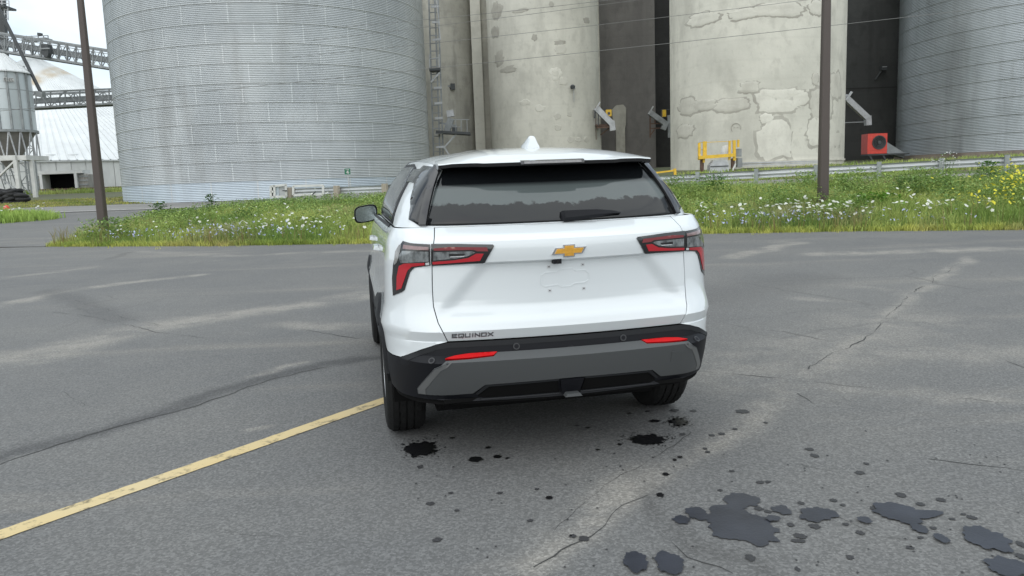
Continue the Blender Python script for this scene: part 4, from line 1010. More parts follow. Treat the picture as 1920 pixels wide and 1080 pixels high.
# ---- tail lamps (outer on the quarter, inner on the gate)
lo=[('r',.818,1.214),('r',.781,1.204),('r',.692,1.198),('r',.694,1.092),('r',.771,1.081),('r',.794,1.056),('r',.826,.962),('r',.838,.951),('s',-.648,.925),('s',-.645,1.014),('s',-.668,1.109),('s',-.690,1.174)]
TLO=both('outer_tail_lamp',SL,lo,.007,LAMPBK,.02,QP,.02)
both('upper_reflector',SL,[('r',.816,1.196),('r',.699,1.185),('r',.699,1.170),('r',.820,1.176)],.0095,PM('lamp_top_tint',(.20,.12,.12),.12,coat=1,var=.3,vs=30),.008,TLO)
both('clear_lens',SL,[('r',.822,1.166),('r',.700,1.163),('r',.701,1.113),('r',.834,1.104),('r',.845,1.135)],.0095,SMOKE,.008,TLO)
both('lamp_side_lens',SL,[('r',.826,1.196),('r',.832,1.166),('r',.852,1.104),('s',-.672,1.09),('s',-.676,1.16),('s',-.70,1.195)],.0095,PM('lamp_side_tint',(.24,.235,.23),.14,coat=1,var=.5,vs=20),.008,TLO)
both('red_light',SL,[('r',.843,1.088),('r',.818,1.102),('r',.722,1.107),('r',.722,1.095),('r',.784,1.086),('r',.804,1.064),('r',.838,.970),('r',.861,.958),('r',.856,1.03)],.0095,REDL,.008,TLO)
both('clear_block',SL,[('r',.717,1.107),('r',.699,1.108),('r',.699,1.096),('r',.717,1.095)],.0095,CLEARL,.008,TLO)
li=[('r',.686,1.199),('r',.55,1.196),('r',.385,1.188),('r',.379,1.180),('r',.427,1.103),('r',.437,1.100),('r',.688,1.091)]
TLI=both('inner_tail_lamp',SL,li,.009,LAMPBK,.024,(GATE,GATE),.02)
both('upper_red_light',SL,[('r',.60,1.183),('r',.415,1.176),('r',.409,1.156),('r',.462,1.158),('r',.48,1.166),('r',.674,1.168),('r',.674,1.178)],.0115,REDD,.008,TLI)
both('clear_lens',SL,[('r',.676,1.160),('r',.49,1.159),('r',.473,1.152),('r',.512,1.135),('r',.574,1.125),('r',.678,1.119)],.0115,SMOKE,.008,TLI)
both('reverse_light',SL,[('r',.60,1.150),('r',.52,1.148),('r',.53,1.139),('r',.60,1.138)],.013,LAMPBK,.008,TLI)
both('reverse_strip',SL,[('r',.595,1.137),('r',.525,1.138),('r',.527,1.134),('r',.595,1.133)],.0135,CLEARL,.008,TLI)
both('lower_red_light',SL,[('r',.683,1.111),('r',.576,1.117),('r',.508,1.127),('r',.468,1.147),('r',.431,1.145),('r',.450,1.111),('r',.682,1.099)],.0115,REDL,.008,TLI)
# ---- greenhouse
V=[];F=[]
for sg in(1,-1):
    o=len(V);nc=len(gh[0])
    for r in gh:V+=[(sg*x,y,z) for x,y,z in r]
    for j in range(len(gh)-1):
        for i in range(nc-1):a=o+j*nc+i;f=(a,a+1,a+nc+1,a+nc);F.append(f if sg>0 else f[::-1])
CAB=cm('cabin_shell',(V,F),PAINT,smooth=180)
V=[];F=[];ys=[-.42+i*.055 for i in range(36)];K=24
for y in ys:
    xe=itp(y,TOPX)
    for i in range(K+1):
        t=-1+2*i/K;x=xe*1.004*t;dz=-.010*math.exp(-((abs(t)-.62)/.05)**2)*sst(-.35,.1,y)
        V.append((x,y,roof_z(x,y)+dz+.001-(.0 if y<1.35 else .0)))
for j in range(len(ys)-1):
    for i in range(K):a=j*(K+1)+i;F.append((a,a+1,a+K+2,a+K+1))
ROOF=cm('roof',(V,F),PAINT,smooth=180)
# rear window
rw=[('r',0,1.2815),('r',.35,1.2815),('r',.60,1.283),('r',.688,1.286),('r',.645,1.421),('r',.605,1.515),('r',.558,1.585),('r',.30,1.597),('r',0,1.602)]
RWIN=cm('rear_window',patch(SG,sym(rw),.005,.01),RGLS,smooth=180)
both('window_side_fin',SG,[('r',.566,1.590),('r',.600,1.592),('r',.630,1.533),('r',.666,1.454),('r',.712,1.33),('r',.724,1.283),('r',.690,1.283),('r',.648,1.421),('r',.608,1.515)],.022,GLOSS,.03)
# side glass, black with a body-coloured finger at the rear pillar
qg=[('s',-.19,1.607),('s',-.40,1.594),('r',.632,1.533),('r',.668,1.454),('r',.714,1.33),('r',.727,1.285),('s',-.612,1.305),('s',-.575,1.318),('s',-.525,1.385),('s',-.43,1.456),('s',-.33,1.511),('s',-.21,1.516),('s',-.06,1.517),('s',.10,1.592),('s',-.185,1.588)]
both('quarter_window',SG,qg,.0052,GLS,.005,smooth=180)
dw=[('s',.19,1.627),('s',.60,1.634),('s',1.05,1.615),('s',1.42,1.545),('s',1.93,1.30),('s',1.9,1.285),('s',.8,1.285),('s',-.24,1.283),('s',-.27,1.30),('s',-.25,1.40),('s',-.17,1.50),('s',-.02,1.60)]
both('window_frame',SG,dw,.003,BLK,.008,smooth=180)
both('rear_door_window',SG,[('s',.09,1.605),('s',.98,1.603),('s',1.08,1.30),('s',-.16,1.298),('s',-.19,1.36),('s',-.10,1.50)],.006,GLS,.008,smooth=180)
both('front_door_window',SG,[('s',1.06,1.60),('s',1.36,1.545),('s',1.80,1.31),('s',1.17,1.30)],.006,GLS,.008,smooth=180)
both('belt_moulding',SL,[('s',-.24,1.279),('s',1.98,1.262),('s',1.98,1.245),('s',-.22,1.262)],.008,BLK,.012)
n0=SG.uu[14+8+30];n1=SG.uu[-1]
both('windshield',SG,[(n0+.03,.02),(n1,.015),(n1,.32),(n0+.02,.32)],.005,GLS,.008,smooth=180)
# spoiler
V=[];F=[];fm=[];K=36;prof=[]
def spo(x):
    a=abs(x);yT=-.672+.26*x*x+.02*sst(.35,.42,a);zT=1.606-.006*sst(.52,.60,a)+.004*sst(.36,.42,a)
    y0=-.30;z0=roof_z(x*.985,y0)+.003
    out=[]
    for t in (0,.25,.5,.75,.92,1):
        y=y0+(yT-y0)*t;z=z0+(zT-z0)*(t**1.5)+.003*math.sin(math.pi*t);out.append((y,z))
    out+=[(yT-.004,zT-.006),(yT+.002,zT-.024),(yT+.03,zT-.030),(-.50+.15*x*x,1.588),(-.44,1.58)]
    return out
for i in range(K+1):
    x=-.603+1.206*i/K
    for y,z in spo(x):V.append((x,y,z))
n=11
for i in range(K):
    for j in range(n-1):a=i*n+j;F.append((a,a+1,a+n+1,a+n)[::-1]);fm.append(0 if j<6 else 1)
F.append(tuple(range(n)));fm.append(0);F.append(tuple(range(K*n,K*n+n))[::-1]);fm.append(0)
SPO=mesh('roof_spoiler',V,F,None,CAR,30,mats=[PAINT,GLOSS],fm=fm)
mb=MB();V=[]
for i in range(13):
    x=-.176+.352*i/12;y=-.672+.26*x*x
    V+=[(x,y-.012,1.606),(x,y+.05,1.617),(x,y-.016,1.588),(x,y+.03,1.584)]
F=[]
for i in range(12):
    a=i*4;F+=[(a,a+4,a+5,a+1),(a+2,a+6,a+4,a),(a+3,a+7,a+6,a+2)]
F+=[(0,1,3,2),(48,50,51,49)]
HB=cm('brake_light_housing',(V,F),LAMPBK,SPO,smooth=None)
V=[];F=[]
for i in range(13):
    x=-.158+.316*i/12;y=-.672+.26*x*x
    V+=[(x,y-.0165,1.603),(x,y-.0195,1.5905)]
for i in range(12):a=2*i;F.append((a,a+1,a+3,a+2))
cm('brake_light',(V,F),PM('brake_lens_off',(.19,.185,.185),.25,coat=.8,var=.25,vs=90),HB,smooth=180)
# wiper
mb=MB()
WP=[(.006,-.785,1.306,.022),(.022,-.800,1.308,.029),(.075,-.802,1.310,.028),(.14,-.798,1.314,.024),(.22,-.785,1.317,.019),(.30,-.767,1.316,.011),(.345,-.752,1.312,.004)]
V=[];F=[]
for x,y,z,h in WP:
    V+=[(x,y-.012,z+h),(x,y-.020,z-h*.2),(x,y-.008,z-h),(x,y+.03,z-h),(x,y+.03,z+h)]
for i in range(len(WP)-1):
    for j in range(5):a=i*5+j;b=i*5+(j+1)%5;F.append((a,a+5,b+5,b))
F+=[(0,1,2,3,4),tuple(range(len(V)-5,len(V)))[::-1]]
WI=cm('rear_wiper',(V,F),BLK2,smooth=40)
mb=MB();mb.bar((.02,-.786,1.287),(.335,-.735,1.292),.012,.012);mb.obj('wiper_blade',BLK,WI)
# antenna
V=[];F=[]
for j,(z,hw,y0,y1) in enumerate([(0,.050,-.30,-.02),(.012,.046,-.296,-.04),(.030,.033,-.290,-.10),(.052,.022,-.284,-.17),(.064,.014,-.275,-.21),(.067,.004,-.262,-.225)]):
    for (a,b) in [(-hw*.75,y0),(hw*.75,y0),(hw,y0*.65+y1*.35),(hw*.35,y1),(-hw*.35,y1),(-hw,y0*.65+y1*.35)]:V.append((a-.012,b,roof_z(a,b)-.006*(j==0)+z*1.08))
for j in range(5):
    for i in range(6):a=j*6+i;b=j*6+(i+1)%6;F.append((a,b,b+6,a+6))
F.append(tuple(range(30,36)))
cm('shark_fin_antenna',(V,F),PAINT,ROOF,smooth=50)
# badges, plate mounts, camera
def rear_pt(x,z,off):
    y=yrear(x,z);e=.01;dy=(yrear(x,z+e)-yrear(x,z-e))/(2*e)
    nn=Vector((0,-1,-dy*-1)).normalized() if False else Vector((0,-1,dy)).normalized()
    return Vector((x,y-.002,z))+nn*off
def decal(name,pts,off,thick,mat,parent,smooth=None):
    P=[rear_pt(x,z,off) for x,z in pts];Q=[rear_pt(x,z,off-thick) for x,z in pts];n=len(P)
    F=[tuple(range(n))]+[(i,n+i,n+(i+1)%n,(i+1)%n) for i in range(n)]
    f=[Vector(p) for p in P[:3]]
    if sum((pts[i][0]*pts[(i+1)%n][1]-pts[(i+1)%n][0]*pts[i][1]) for i in range(n))<0:F=[g[::-1] for g in F]
    return mesh(name,[tuple(v) for v in P+Q],F,mat,parent,smooth)
bt=[(-.092,-.0165),(-.030,-.0165),(-.030,-.031),(.030,-.031),(.030,-.0165),(.072,-.0165),(.092,.0165),(.030,.0165),(.030,.031),(-.030,.031),(-.030,.0165),(-.072,.0165)]
EM=decal('emblem_border',[(x,1.141+z) for x,z in bt],.008,.010,CHROME,GATE)
bi=[(-.076,-.0115),(-.024,-.0115),(-.024,-.0255),(.024,-.0255),(.024,-.0115),(.064,-.0115),(.077,.0115),(.024,.0115),(.024,.0255),(-.024,.0255),(-.024,.0115),(-.063,.0115)]
decal('emblem_face',[(x,1.141+z) for x,z in bi],.0105,.004,GOLD,EM)
FONT={'E':[[(1,0),(0,0),(0,1),(1,1)],[(0,.5),(.85,.5)]],'Q':[[(0,.12),(0,1),(1,1),(1,0),(.0,0),(0,.12)],[(.62,.25),(.8,-.18)]],'U':[[(0,1),(0,0),(1,0),(1,1)]],'I':[[(.5,0),(.5,1)]],
 'N':[[(0,0),(0,1),(1,0),(1,1)]],'O':[[(0,0),(0,1),(1,1),(1,0),(0,0),(0,.1)]],'X':[[(0,0),(1,1)],[(0,1),(1,0)]],'B':[[(0,0),(0,1),(.8,1),(1,.78),(.8,.53),(0,.53)],[(.8,.53),(1,.28),(.8,0),(0,0)]],'C':[[(1,1),(0,1),(0,0),(1,0)]],'4':[[(.72,0),(.72,1),(0,.32),(1,.32)]]}
def stroke_mesh(ch,w,h,th,place,dep):
    """letter built of bars; place(u,v,d) maps letter plane to 3-D"""
    V=[];F=[]
    for pl in FONT[ch]:
        for (a,b),(c,d) in zip(pl,pl[1:]):
            p=Vector((a*w,b*h,0));q=Vector((c*w,d*h,0));t=(q-p).normalized();p=p-t*th*.5;q=q+t*th*.5;s=Vector((-t.y,t.x,0))*th/2
            o=len(V)
            for k in(0,dep):
                for r in(p-s,q-s,q+s,p+s):V.append(tuple(place(r.x,r.y,k)))
            F+=[(o,o+1,o+2,o+3),(o+7,o+6,o+5,o+4)]+[(o+i,o+4+i,o+4+(i+1)%4,o+(i+1)%4) for i in range(4)]
    return V,F
x0=-.612
for ch,wd in zip('EQUINOX',(.026,.027,.026,.010,.026,.027,.027)):
    V,F=stroke_mesh(ch,wd*.86,.0185,.0048,lambda u,v,d,x0=x0:rear_pt(x0+u,.7255+v+.035*(x0+.612)*0,.0035-d),.004)
    mesh('badge_letter',V,F,BADGE,GATE);x0+=wd+.0065
for x,z in((-.095,1.058),(.087,1.059),(-.092,.933),(.092,.933)):
    a=decal('plate_mount',[(x-.009,z-.008),(x+.009,z-.008),(x+.009,z+.008),(x-.009,z+.008)],.003,.004,CLEARL,GATE)
    decal('plate_hole',[(x-.003,z-.003),(x+.003,z-.003),(x+.003,z+.003),(x-.003,z+.003)],.0036,.001,HULLM,a)
st=[(-.135,.968),(-.135,1.012),(-.115,1.028),(-.052,1.030),(-.035,1.043),(.030,1.043),(.048,1.030),(.10,1.030),(.12,1.012),(.12,.978),(.10,.965),(.04,.963),(.02,.950),(-.03,.950),(-.048,.962),(-.115,.955)]
mb=MB()
for a,b in zip(st,st[1:]+st[:1]):mb.bar(rear_pt(*a,.0005),rear_pt(*b,.0005),.006,.004,upv=(0,-1,0))
mb.obj('stamped_outline',PAINT,GATE,smooth=60)
mb=MB();mb.box(-.082,-.040,-.945,-.905,1.076,1.0995);mb.obj('reversing_camera',BLK2,GATE)
mb=MB();mb.tube((-.061,-.950,1.086),(-.061,-.940,1.087),.008,.008,12);mb.obj('camera_lens',GLOSS,GATE)
# mirrors
for sg,pa in((-1,FD[1]),(1,FD[0])):
    V=[];F=[];n=20
    sec=[(1.99,.55),(2.0,.80),(1.97,.93),(1.93,1.0),(1.905,1.0),(1.895,.95),(1.905,.93)]
    sec=[(2.06,.45),(2.04,.80),(2.0,.95),(1.95,1.0),(1.92,1.0),(1.912,.96),(1.918,.935)]
    def shape(t):
        cx,sx=math.cos(t),math.sin(t);e=.55
        return (math.copysign(abs(cx)**e,cx)*.098,math.copysign(abs(sx)**e,sx)*.073)
    for y,s in sec:
        for i in range(n):
            a,b=shape(2*math.pi*i/n);b-= .012*a/.098;V.append((sg*(.952+a*s),y,1.272+b*s))
    for j in range(len(sec)-1):
        for i in range(n):a=j*n+i;b=j*n+(i+1)%n;F.append((a,b,b+n,a+n))
    F.append(tuple(range(n))[::-1])
    MR=mesh('wing_mirror',V,F if sg>0 else [f[::-1] for f in F],BLK2,pa,40)
    V=[]
    for i in range(n):
        a,b=shape(2*math.pi*i/n);b-= .012*a/.098;V.append((sg*(.952+a*.88),1.911,1.272+b*.86))
    mesh('mirror_glass',V,[tuple(range(n)) if sg<0 else tuple(range(n))[::-1]],MIRG,MR)
    mb=MB();mb.bar((sg*.83,1.97,1.235),(sg*.90,1.96,1.228),.05,.035);mb.obj('mirror_arm',BLK,MR)
# door handles
for y,ps in((.36,RD),(1.32,FD)):
    for i,sg in((0,1),(1,-1)):
        mb=MB();U,Vv=SL.find('s',y,1.10);p=SL.p(U,Vv);x=p.x
        mb.add([(x+.002,y,1.085),(x+.034,y+.04,1.088),(x+.034,y+.20,1.088),(x+.002,y+.24,1.085),(x+.002,y,1.115),(x+.030,y+.04,1.112),(x+.030,y+.20,1.112),(x+.002,y+.24,1.115)],BOXF)
        V=[(sg*a,b,c) for a,b,c in mb.V];mesh('door_handle',V,mb.F if sg>0 else [f[::-1] for f in mb.F],PAINT,ps[i])
# wheels
def wheel(y0,sg):
    n=108;xo=.945;wd=.235;Rt=.365
    prof=[(.232,-.015),(.25,-.004),(.30,.0),(.335,-.006),(.352,-.018),(.361,-.034)]
    V=[];F=[];rows=[]
    xs=[];rr=[]
    for r,d in prof:xs.append(xo+d);rr.append(r)
    inner=[]
    t=.036
    edges=[(.036,.365),(.070,.365),(.0702,.357),(.080,.357),(.0802,.3655),(.111,.366),(.1112,.357),(.123,.357),(.1232,.366),(.155,.3655),(.1552,.357),(.165,.357),(.1652,.365),(.199,.364)]
    for d,r in edges:xs.append(xo-d);rr.append(r)
    for r,d in prof[::-1]:xs.append(xo-wd-d);rr.append(r)
    for j,(x,r) in enumerate(zip(xs,rr)):
        for i in range(n):
            a=2*math.pi*i/n;q=r
            if r>.363:
                ph=(i+int(abs(x-xo+.117)*60))%4
                if ph==0:q=r-.007
            elif .345<r<.3625 and i%4==0:q=r-.004
            V.append((sg*x,y0+q*math.cos(a),Rt+q*math.sin(a)-.004))
    for j in range(len(xs)-1):
        for i in range(n):a=j*n+i;b=j*n+(i+1)%n;F.append((a,b,b+n,a+n))
    W=mesh('wheel',V,F if sg<0 else [f[::-1] for f in F],RUB,CAR,35)
    mb=MB();mb.lathe([(.234,xo-.012),(.225,xo-.02),(.215,xo-.05),(.205,xo-.12),(.205,xo-.2)],40,(0,y0,Rt),axis='x')
    mb.lathe([(.001,xo-.03),(.05,xo-.032),(.055,xo-.045)],24,(0,y0,Rt),axis='x')
    for k in range(5):
        for e in(-.12,.12):
            a=2*math.pi*k/5+e;mb.bar((xo-.04,y0+.04*math.cos(a),Rt+.04*math.sin(a)),(xo-.028,y0+.222*math.cos(a+e*.4),Rt+.222*math.sin(a+e*.4)),.028,.02,upv=(1,0,0))
    mb.lathe([(.18,xo-.10),(.001,xo-.10)],32,(0,y0,Rt),axis='x')
    V=[(sg*x,y,z) for x,y,z in mb.V];mesh('rim',V,mb.F,ALLOY,W,30)
for y0 in(0,2.73):
    for sg in(-1,1):wheel(y0,sg)
# ================================================================ far left: conical store, conveyors, hopper bin
def roof_white():
    m=PM('white_sheet_roof',(.66,.68,.68),.5,var=.08,vs=.5)
    n=m.node_tree;N=n.nodes;L=n.links;b=N['Principled BSDF'];src=b.inputs['Base Color'].links[0].from_socket
    g=N.new('ShaderNodeNewGeometry');mp=N.new('ShaderNodeMapping');mp.inputs['Scale'].default_value=(1,1,.22);L.new(g.outputs['Position'],mp.inputs[0])
    nz=N.new('ShaderNodeTexNoise');nz.inputs['Scale'].default_value=.45;nz.inputs['Detail'].default_value=6;L.new(mp.outputs[0],nz.inputs['Vector'])
    # rust washed down below the peak, on its near left side
    vd=N.new('ShaderNodeVectorMath');vd.operation='SUBTRACT';L.new(g.outputs['Position'],vd.inputs[0]);A_=at(76,135,112);vd.inputs[1].default_value=tuple(A_)
    vs_=N.new('ShaderNodeVectorMath');vs_.operation='MULTIPLY';vs_.inputs[1].default_value=(.75,.04,.20);L.new(vd.outputs[0],vs_.inputs[0])
    ln=N.new('ShaderNodeVectorMath');ln.operation='LENGTH';L.new(vs_.outputs[0],ln.inputs[0])
    r=N.new('ShaderNodeMapRange');r.interpolation_type='SMOOTHSTEP';r.inputs[1].default_value=1.15;r.inputs[2].default_value=.2;L.new(ln.outputs['Value'],r.inputs[0])
    r2_=N.new('ShaderNodeMapRange');r2_.inputs[1].default_value=.35;r2_.inputs[2].default_value=.6;L.new(nz.outputs[0],r2_.inputs[0])
    mu=N.new('ShaderNodeMath');mu.operation='MULTIPLY';L.new(r.outputs[0],mu.inputs[0]);L.new(r2_.outputs[0],mu.inputs[1])
    mx=N.new('ShaderNodeMix');mx.data_type='RGBA';L.new(mu.outputs[0],mx.inputs[0]);L.new(src,mx.inputs[6]);mx.inputs[7].default_value=(.50,.42,.30,1);L.new(mx.outputs[2],b.inputs['Base Color']);return m
WROOF=roof_white()
WWALL=PM('white_sheet_wall',(.60,.61,.60),.6,var=.14,vs=.7,stretch=(1,1,.3),rnd=.06)
D=118.0;ctr=at(84,300,D);RC=29.0;zb=at(120,362,D-RC).z;ze=at(120,297,D-RC).z;za=at(85,112,D).z
cS=(ctr.x,D)
t=empty('conical_grain_store',(cS[0],cS[1],zb),'large white round store with ribbed conical roof at the far left','storage building')
mb=MB();mb.lathe([(RC-.1,-2),(RC-.1,ze-zb)],96);mb.obj('inner_wall',WWALL,t,180)
mb=MB();mb.lathe([(RC+.25,ze-zb-.15),(RC+.25,ze-zb-.03),(1.2,za-zb-.05),(.01,za-zb-.05)],96);RF=mb.obj('roof',WROOF,t,30)
mb=MB();mb.lathe([(1.3,za-zb-.3),(1.3,za-zb+.7),(.01,za-zb+1.0)],20);mb.obj('roof_cap',WROOF,RF,30)
NP=200;da=2*math.pi/NP;V=[];F=[]
Hh=za-ze;sl=math.hypot(RC,Hh)
for k in range(9):
    f=k/8;r=RC+.3-(RC-.95)*f;z=ze-zb-.02+(Hh)*f
    for a,h in((-da/2*.98,.0),(-da/2*.98,.11),(-da/2*.72,.11),(-da/2*.6,.03),(da/2*.98,.03)):V.append((r*math.cos(a),r*math.sin(a),z+h))
for k in range(8):
    for i in range(4):a=k*5+i;F.append((a,a+1,a+6,a+5))
me=bpy.data.meshes.new('roof_panel');me.from_pydata(V,[],F);me.update();me.materials.append(WROOF)
a_c=math.atan2(-cS[1],-cS[0])
for k in range(NP):
    a=k*da;q=(a-a_c+math.pi)%(2*math.pi)-math.pi
    if -R_(88)<q<R_(88):
        o=link('roof_panel',me,t);o.rotation_euler=(0,0,a)
NW=116;dw_=2*math.pi/NW;mb=MB();hw=dw_/2*RC-.03
mb.box(RC-.05,RC+.04,-hw,hw,-.3,ze-zb-.1);me=bpy.data.meshes.new('wall_panel');me.from_pydata(mb.V,[],mb.F);me.materials.append(WWALL)
for k in range(NW):
    a=k*dw_;q=(a-a_c+math.pi)%(2*math.pi)-math.pi
    if abs(q)<R_(70):o=link('wall_panel',me,t);o.rotation_euler=(0,0,a)
for px in(94,139):
    h=hit(px,291,(cS[0],cS[1],RC));mb=MB();mb.lathe([(.8,0),(.7,.35),(.01,.5)],12,((RC-1.4)*math.cos(h[0]),(RC-1.4)*math.sin(h[0]),ze-zb+.45));mb.obj('roof_vent',WROOF,RF,40)
# doorway
Yd=D-RC-1.6;pl=at(83,345,Yd);pr=at(143,345,Yd);zt_=at(113,326,Yd).z;zg=zt(pl.x,Yd)
t2=empty('store_doorway',((pl.x+pr.x)/2,Yd,zg),'dark open doorway with weathered frame in the white round store','doorway');hw=(pr.x-pl.x)/2
WOOD=PM('weathered_boards',(.26,.25,.23),.85,var=.3,vs=2,stretch=(4,1,.4))
mb=MB();mb.box(-hw,hw,1.2,1.3,-.5,zt_-zg);mb.obj('painted_dark_opening',BLACKI,t2)  # black slab paints in the darkness of the doorway
mb=MB();mb.box(-hw-.9,hw+1.0,-.3,1.3,zt_-zg,zt_-zg+.35);mb.obj('lintel',WWALL,t2)
for s in(-1,1):
    mb=MB();mb.box(s*(hw+.15)-.15,s*(hw+.15)+.15,-.3,1.3,-.5,zt_-zg-.002);mb.obj('post',WWALL,t2)
    mb=MB();mb.box(s*(hw+.85)-.52,s*(hw+.85)+.52,0,1.3,-.5,zt_-zg-.15);dd=mb.obj('door_leaf',WOOD,t2)
    for k in range(4):
        mb=MB();zz=.3+k*(zt_-zg-.6)/3.3;mb.box(s*(hw+.85)-.54,s*(hw+.85)+.54,-.06,-.001,zz,zz+.16);mb.obj('ledge_board',GREYST,dd)
mb=MB();mb.box(-14,16,-2.2,-1.6,.3,.45);mb.obj('threshold_rail',RUSTB,t2)
# conveyors (box trusses) behind the big bin
def truss(top,bot,Y0,Y1,n,label,wid=1.6,mat=GREYST,th=.16,deck=True,skip=False):
    A0,A1=at(*top[0],Y0),at(*top[1],Y1);B0,B1=at(*bot[0],Y0),at(*bot[1],Y1)
    t=empty('conveyor_bridge',B0,label,'conveyor')
    for dy in(0,wid):
        o=Vector((0,dy,0))
        barobj('top_chord',A0+o,A1+o,th,th,mat,t);barobj('bottom_chord',B0+o,B1+o,th,th,mat,t)
        for i in range(n+1):
            f=i/n;barobj('truss_post',A0.lerp(A1,f)+o,B0.lerp(B1,f)+o,th*.6,th*.6,mat,t)
            if i<n:
                g=(i+1)/n
                if i%2:barobj('diagonal',A0.lerp(A1,f)+o,B0.lerp(B1,g)+o,th*.45,th*.45,mat,t)
                else:barobj('diagonal',B0.lerp(B1,f)+o,A0.lerp(A1,g)+o,th*.45,th*.45,mat,t)
    if deck:
        m0=A0.lerp(B0,.52)+Vector((0,wid/2,0));m1=A1.lerp(B1,.52)+Vector((0,wid/2,0));barobj('conveyor_casing',m0,m1,wid*.5,(A0-B0).length*.30,GREYST,t)
        barobj('walkway',B0+Vector((0,wid/2,.08)),B1+Vector((0,wid/2,.08)),wid*.9,.06,LGREY,t)
        barobj('hand_rail',A0.lerp(B0,.22)+Vector((0,-.1,0)),A1.lerp(B1,.22)+Vector((0,-.1,0)),.06,.06,mat,t)
    return t
truss([(-60,52),(222,97)],[(-60,86),(222,131)],73,76,17,'upper grey truss conveyor bridge sloping down toward the big bin')
truss([(40,173.5),(232,166)],[(40,203),(232,193)],78,78,7,'lower grey truss conveyor bridge in front of the white conical roof',mat=GREYST)
# equipment hung on the upper bridge
for i,(px,py,lb) in enumerate([(86,92,'grey discharge box hanging under the upper conveyor bridge above the roof peak')]):
    p=at(px,py,74);t=empty('discharge_box',p,lb,'machine');mb=MB();mb.box(-.3,.3,-.2,.5,-.4,.4);mb.prism([(-.3,-.4),(.3,-.4),(.15,-.75),(-.15,-.75)],-.2,.4);mb.obj('hopper',DKST,t);mb=MB();mb.box(-.5,.5,-.3,-.22,-.06,.06);mb.obj('flange',GREYST,t)
t=empty('head_platform',at(74,70,78),'small railed platform standing above the upper conveyor bridge','platform')
barobj('deck',at(47,77,78),at(92,73,78),1.2,.12,GREYST,t)
for x in(50,60,72,82,90.5):barobj('post',at(x,78,78),at(x-.5,67,78),.08,.08,GREYST,t)
barobj('top_rail',at(50,68.5,78),at(90.5,66.5,78),.07,.07,GREYST,t);barobj('vent_cap',at(75,67,78),at(75,62,78),.35,.35,DKST,t)
# spout pipe
t=empty('spout_pipe',at(79,177,72),'dark spout pipe slanting down to the lower conveyor bridge','pipe')
P0=at(-8,4,72);P1=at(76,172,72);mb=MB();mb.tube(P0-t.location,P1-t.location,.155,.155,12);mb.obj('pipe',DKST,t,40);barobj('end_box',at(70,176,72),at(82,178,72),.5,.5,GREYST,t)
# lattice leg tower
def lattice(px0,px1,py0,py1,Y,n,label,wdt,lean=0,mat=GREYST,th=.14):
    a0,a1=at(px0,py1,Y),at(px1,py1,Y);zt0=at(px0,py0,Y).z;t=empty('lattice_tower',((a0.x+a1.x)/2,Y,a0.z),label,'tower')
    x0,x1,z0=a0.x,a1.x,a0.z
    for y in(Y,Y+wdt):
        for x in(x0,x1):barobj('leg',(x,y,z0-1),(x,y,zt0),th,th,mat,t)
        for i in range(n):
            za_,zb_=z0+(zt0-z0)*i/n,z0+(zt0-z0)*(i+1)/n
            barobj('horizontal',(x0,y,za_),(x1,y,za_),th*.55,th*.55,mat,t)
            barobj('diagonal',(x0,y,za_) if i%2 else (x1,y,za_),(x1,y,zb_) if i%2 else (x0,y,zb_),th*.45,th*.45,mat,t)
    return t
lattice(41,60,120,366,80,11,'slim steel lattice tower right of the hopper bin',1.2)
lattice(-34,8,-60,330,84,12,'tall lattice leg tower rising behind the hopper bin',2.4,mat=GREYST)
t=empty('bucket_elevator',at(0,300,83),'pair of dark bucket elevator trunks inside the tall lattice tower','elevator')
for x in(3,12):barobj('trunk',at(x-10,-40,83),at(x+4,225,83),.5,.5,DKST,t)
t=empty('head_platform',at(5,12,80),'railed platform at the top left corner of the picture','platform')
barobj('deck',at(-30,13,80),at(19,15,80),2,.2,DKST,t)
for x in(-20,-8,4,17):barobj('post',at(x,13,79.4),at(x-.5,1,79.4),.07,.07,LGREY,t)
for y in(1,6):barobj('rail',at(-30,y-1,79.4),at(17,y+.5,79.4),.06,.06,LGREY,t)
for y in(14,22,30):barobj('ladder_rung',at(8,y+4,79.6),at(14.5,y+4.5,79.6),.06,.06,LGREY,t)
for x in(8,14.5):barobj('ladder_rail',at(x,14,79.6),at(x+1,38,79.6),.07,.07,LGREY,t)
# hopper bin
Yh=70;c0=at(-14,200,Yh);Rh=(38+12)*Yh/1450;z_top=at(20,130,Yh-1).z;z_bot=at(20,243,Yh-1).z
HB_=empty('hopper_bin',(c0.x,Yh+1.5,zt(c0.x,Yh)),'smooth pale steel hopper bin on legs at the left edge','hopper bin');g0=HB_.location.z
PALE=steel_mat('pale_smooth_steel',(.44,.48,.49),(.52,.56,.57),.35,.4,(.36,.38,.39),.4,.03)
mb=MB();mb.lathe([(Rh,z_bot-g0),(Rh,z_top-g0)],48);mb.obj('bin_wall',PALE,HB_,180)
mb=MB();mb.lathe([(Rh+.18,z_top-g0-.02),(Rh+.18,z_top-g0+.08),(.6,z_top-g0+1.75),(.01,z_top-g0+1.8)],40);hr=mb.obj('roof',WROOF,HB_,30)
for k in range(24):
    a=2*math.pi*k/24;mb=MB();mb.bar((.6*math.cos(a),.6*math.sin(a),z_top-g0+1.79),((Rh+.15)*math.cos(a),(Rh+.15)*math.sin(a),z_top-g0+.12),.07,.07);mb.obj('roof_rib',WROOF,hr)
mb=MB();mb.lathe([(Rh-.05,z_bot-g0),(.35,z_bot-g0-3.2)],40);mb.obj('hopper_cone',PM('brownish_hopper',(.24,.225,.21),.6,var=.2,vs=1.5),HB_,180)
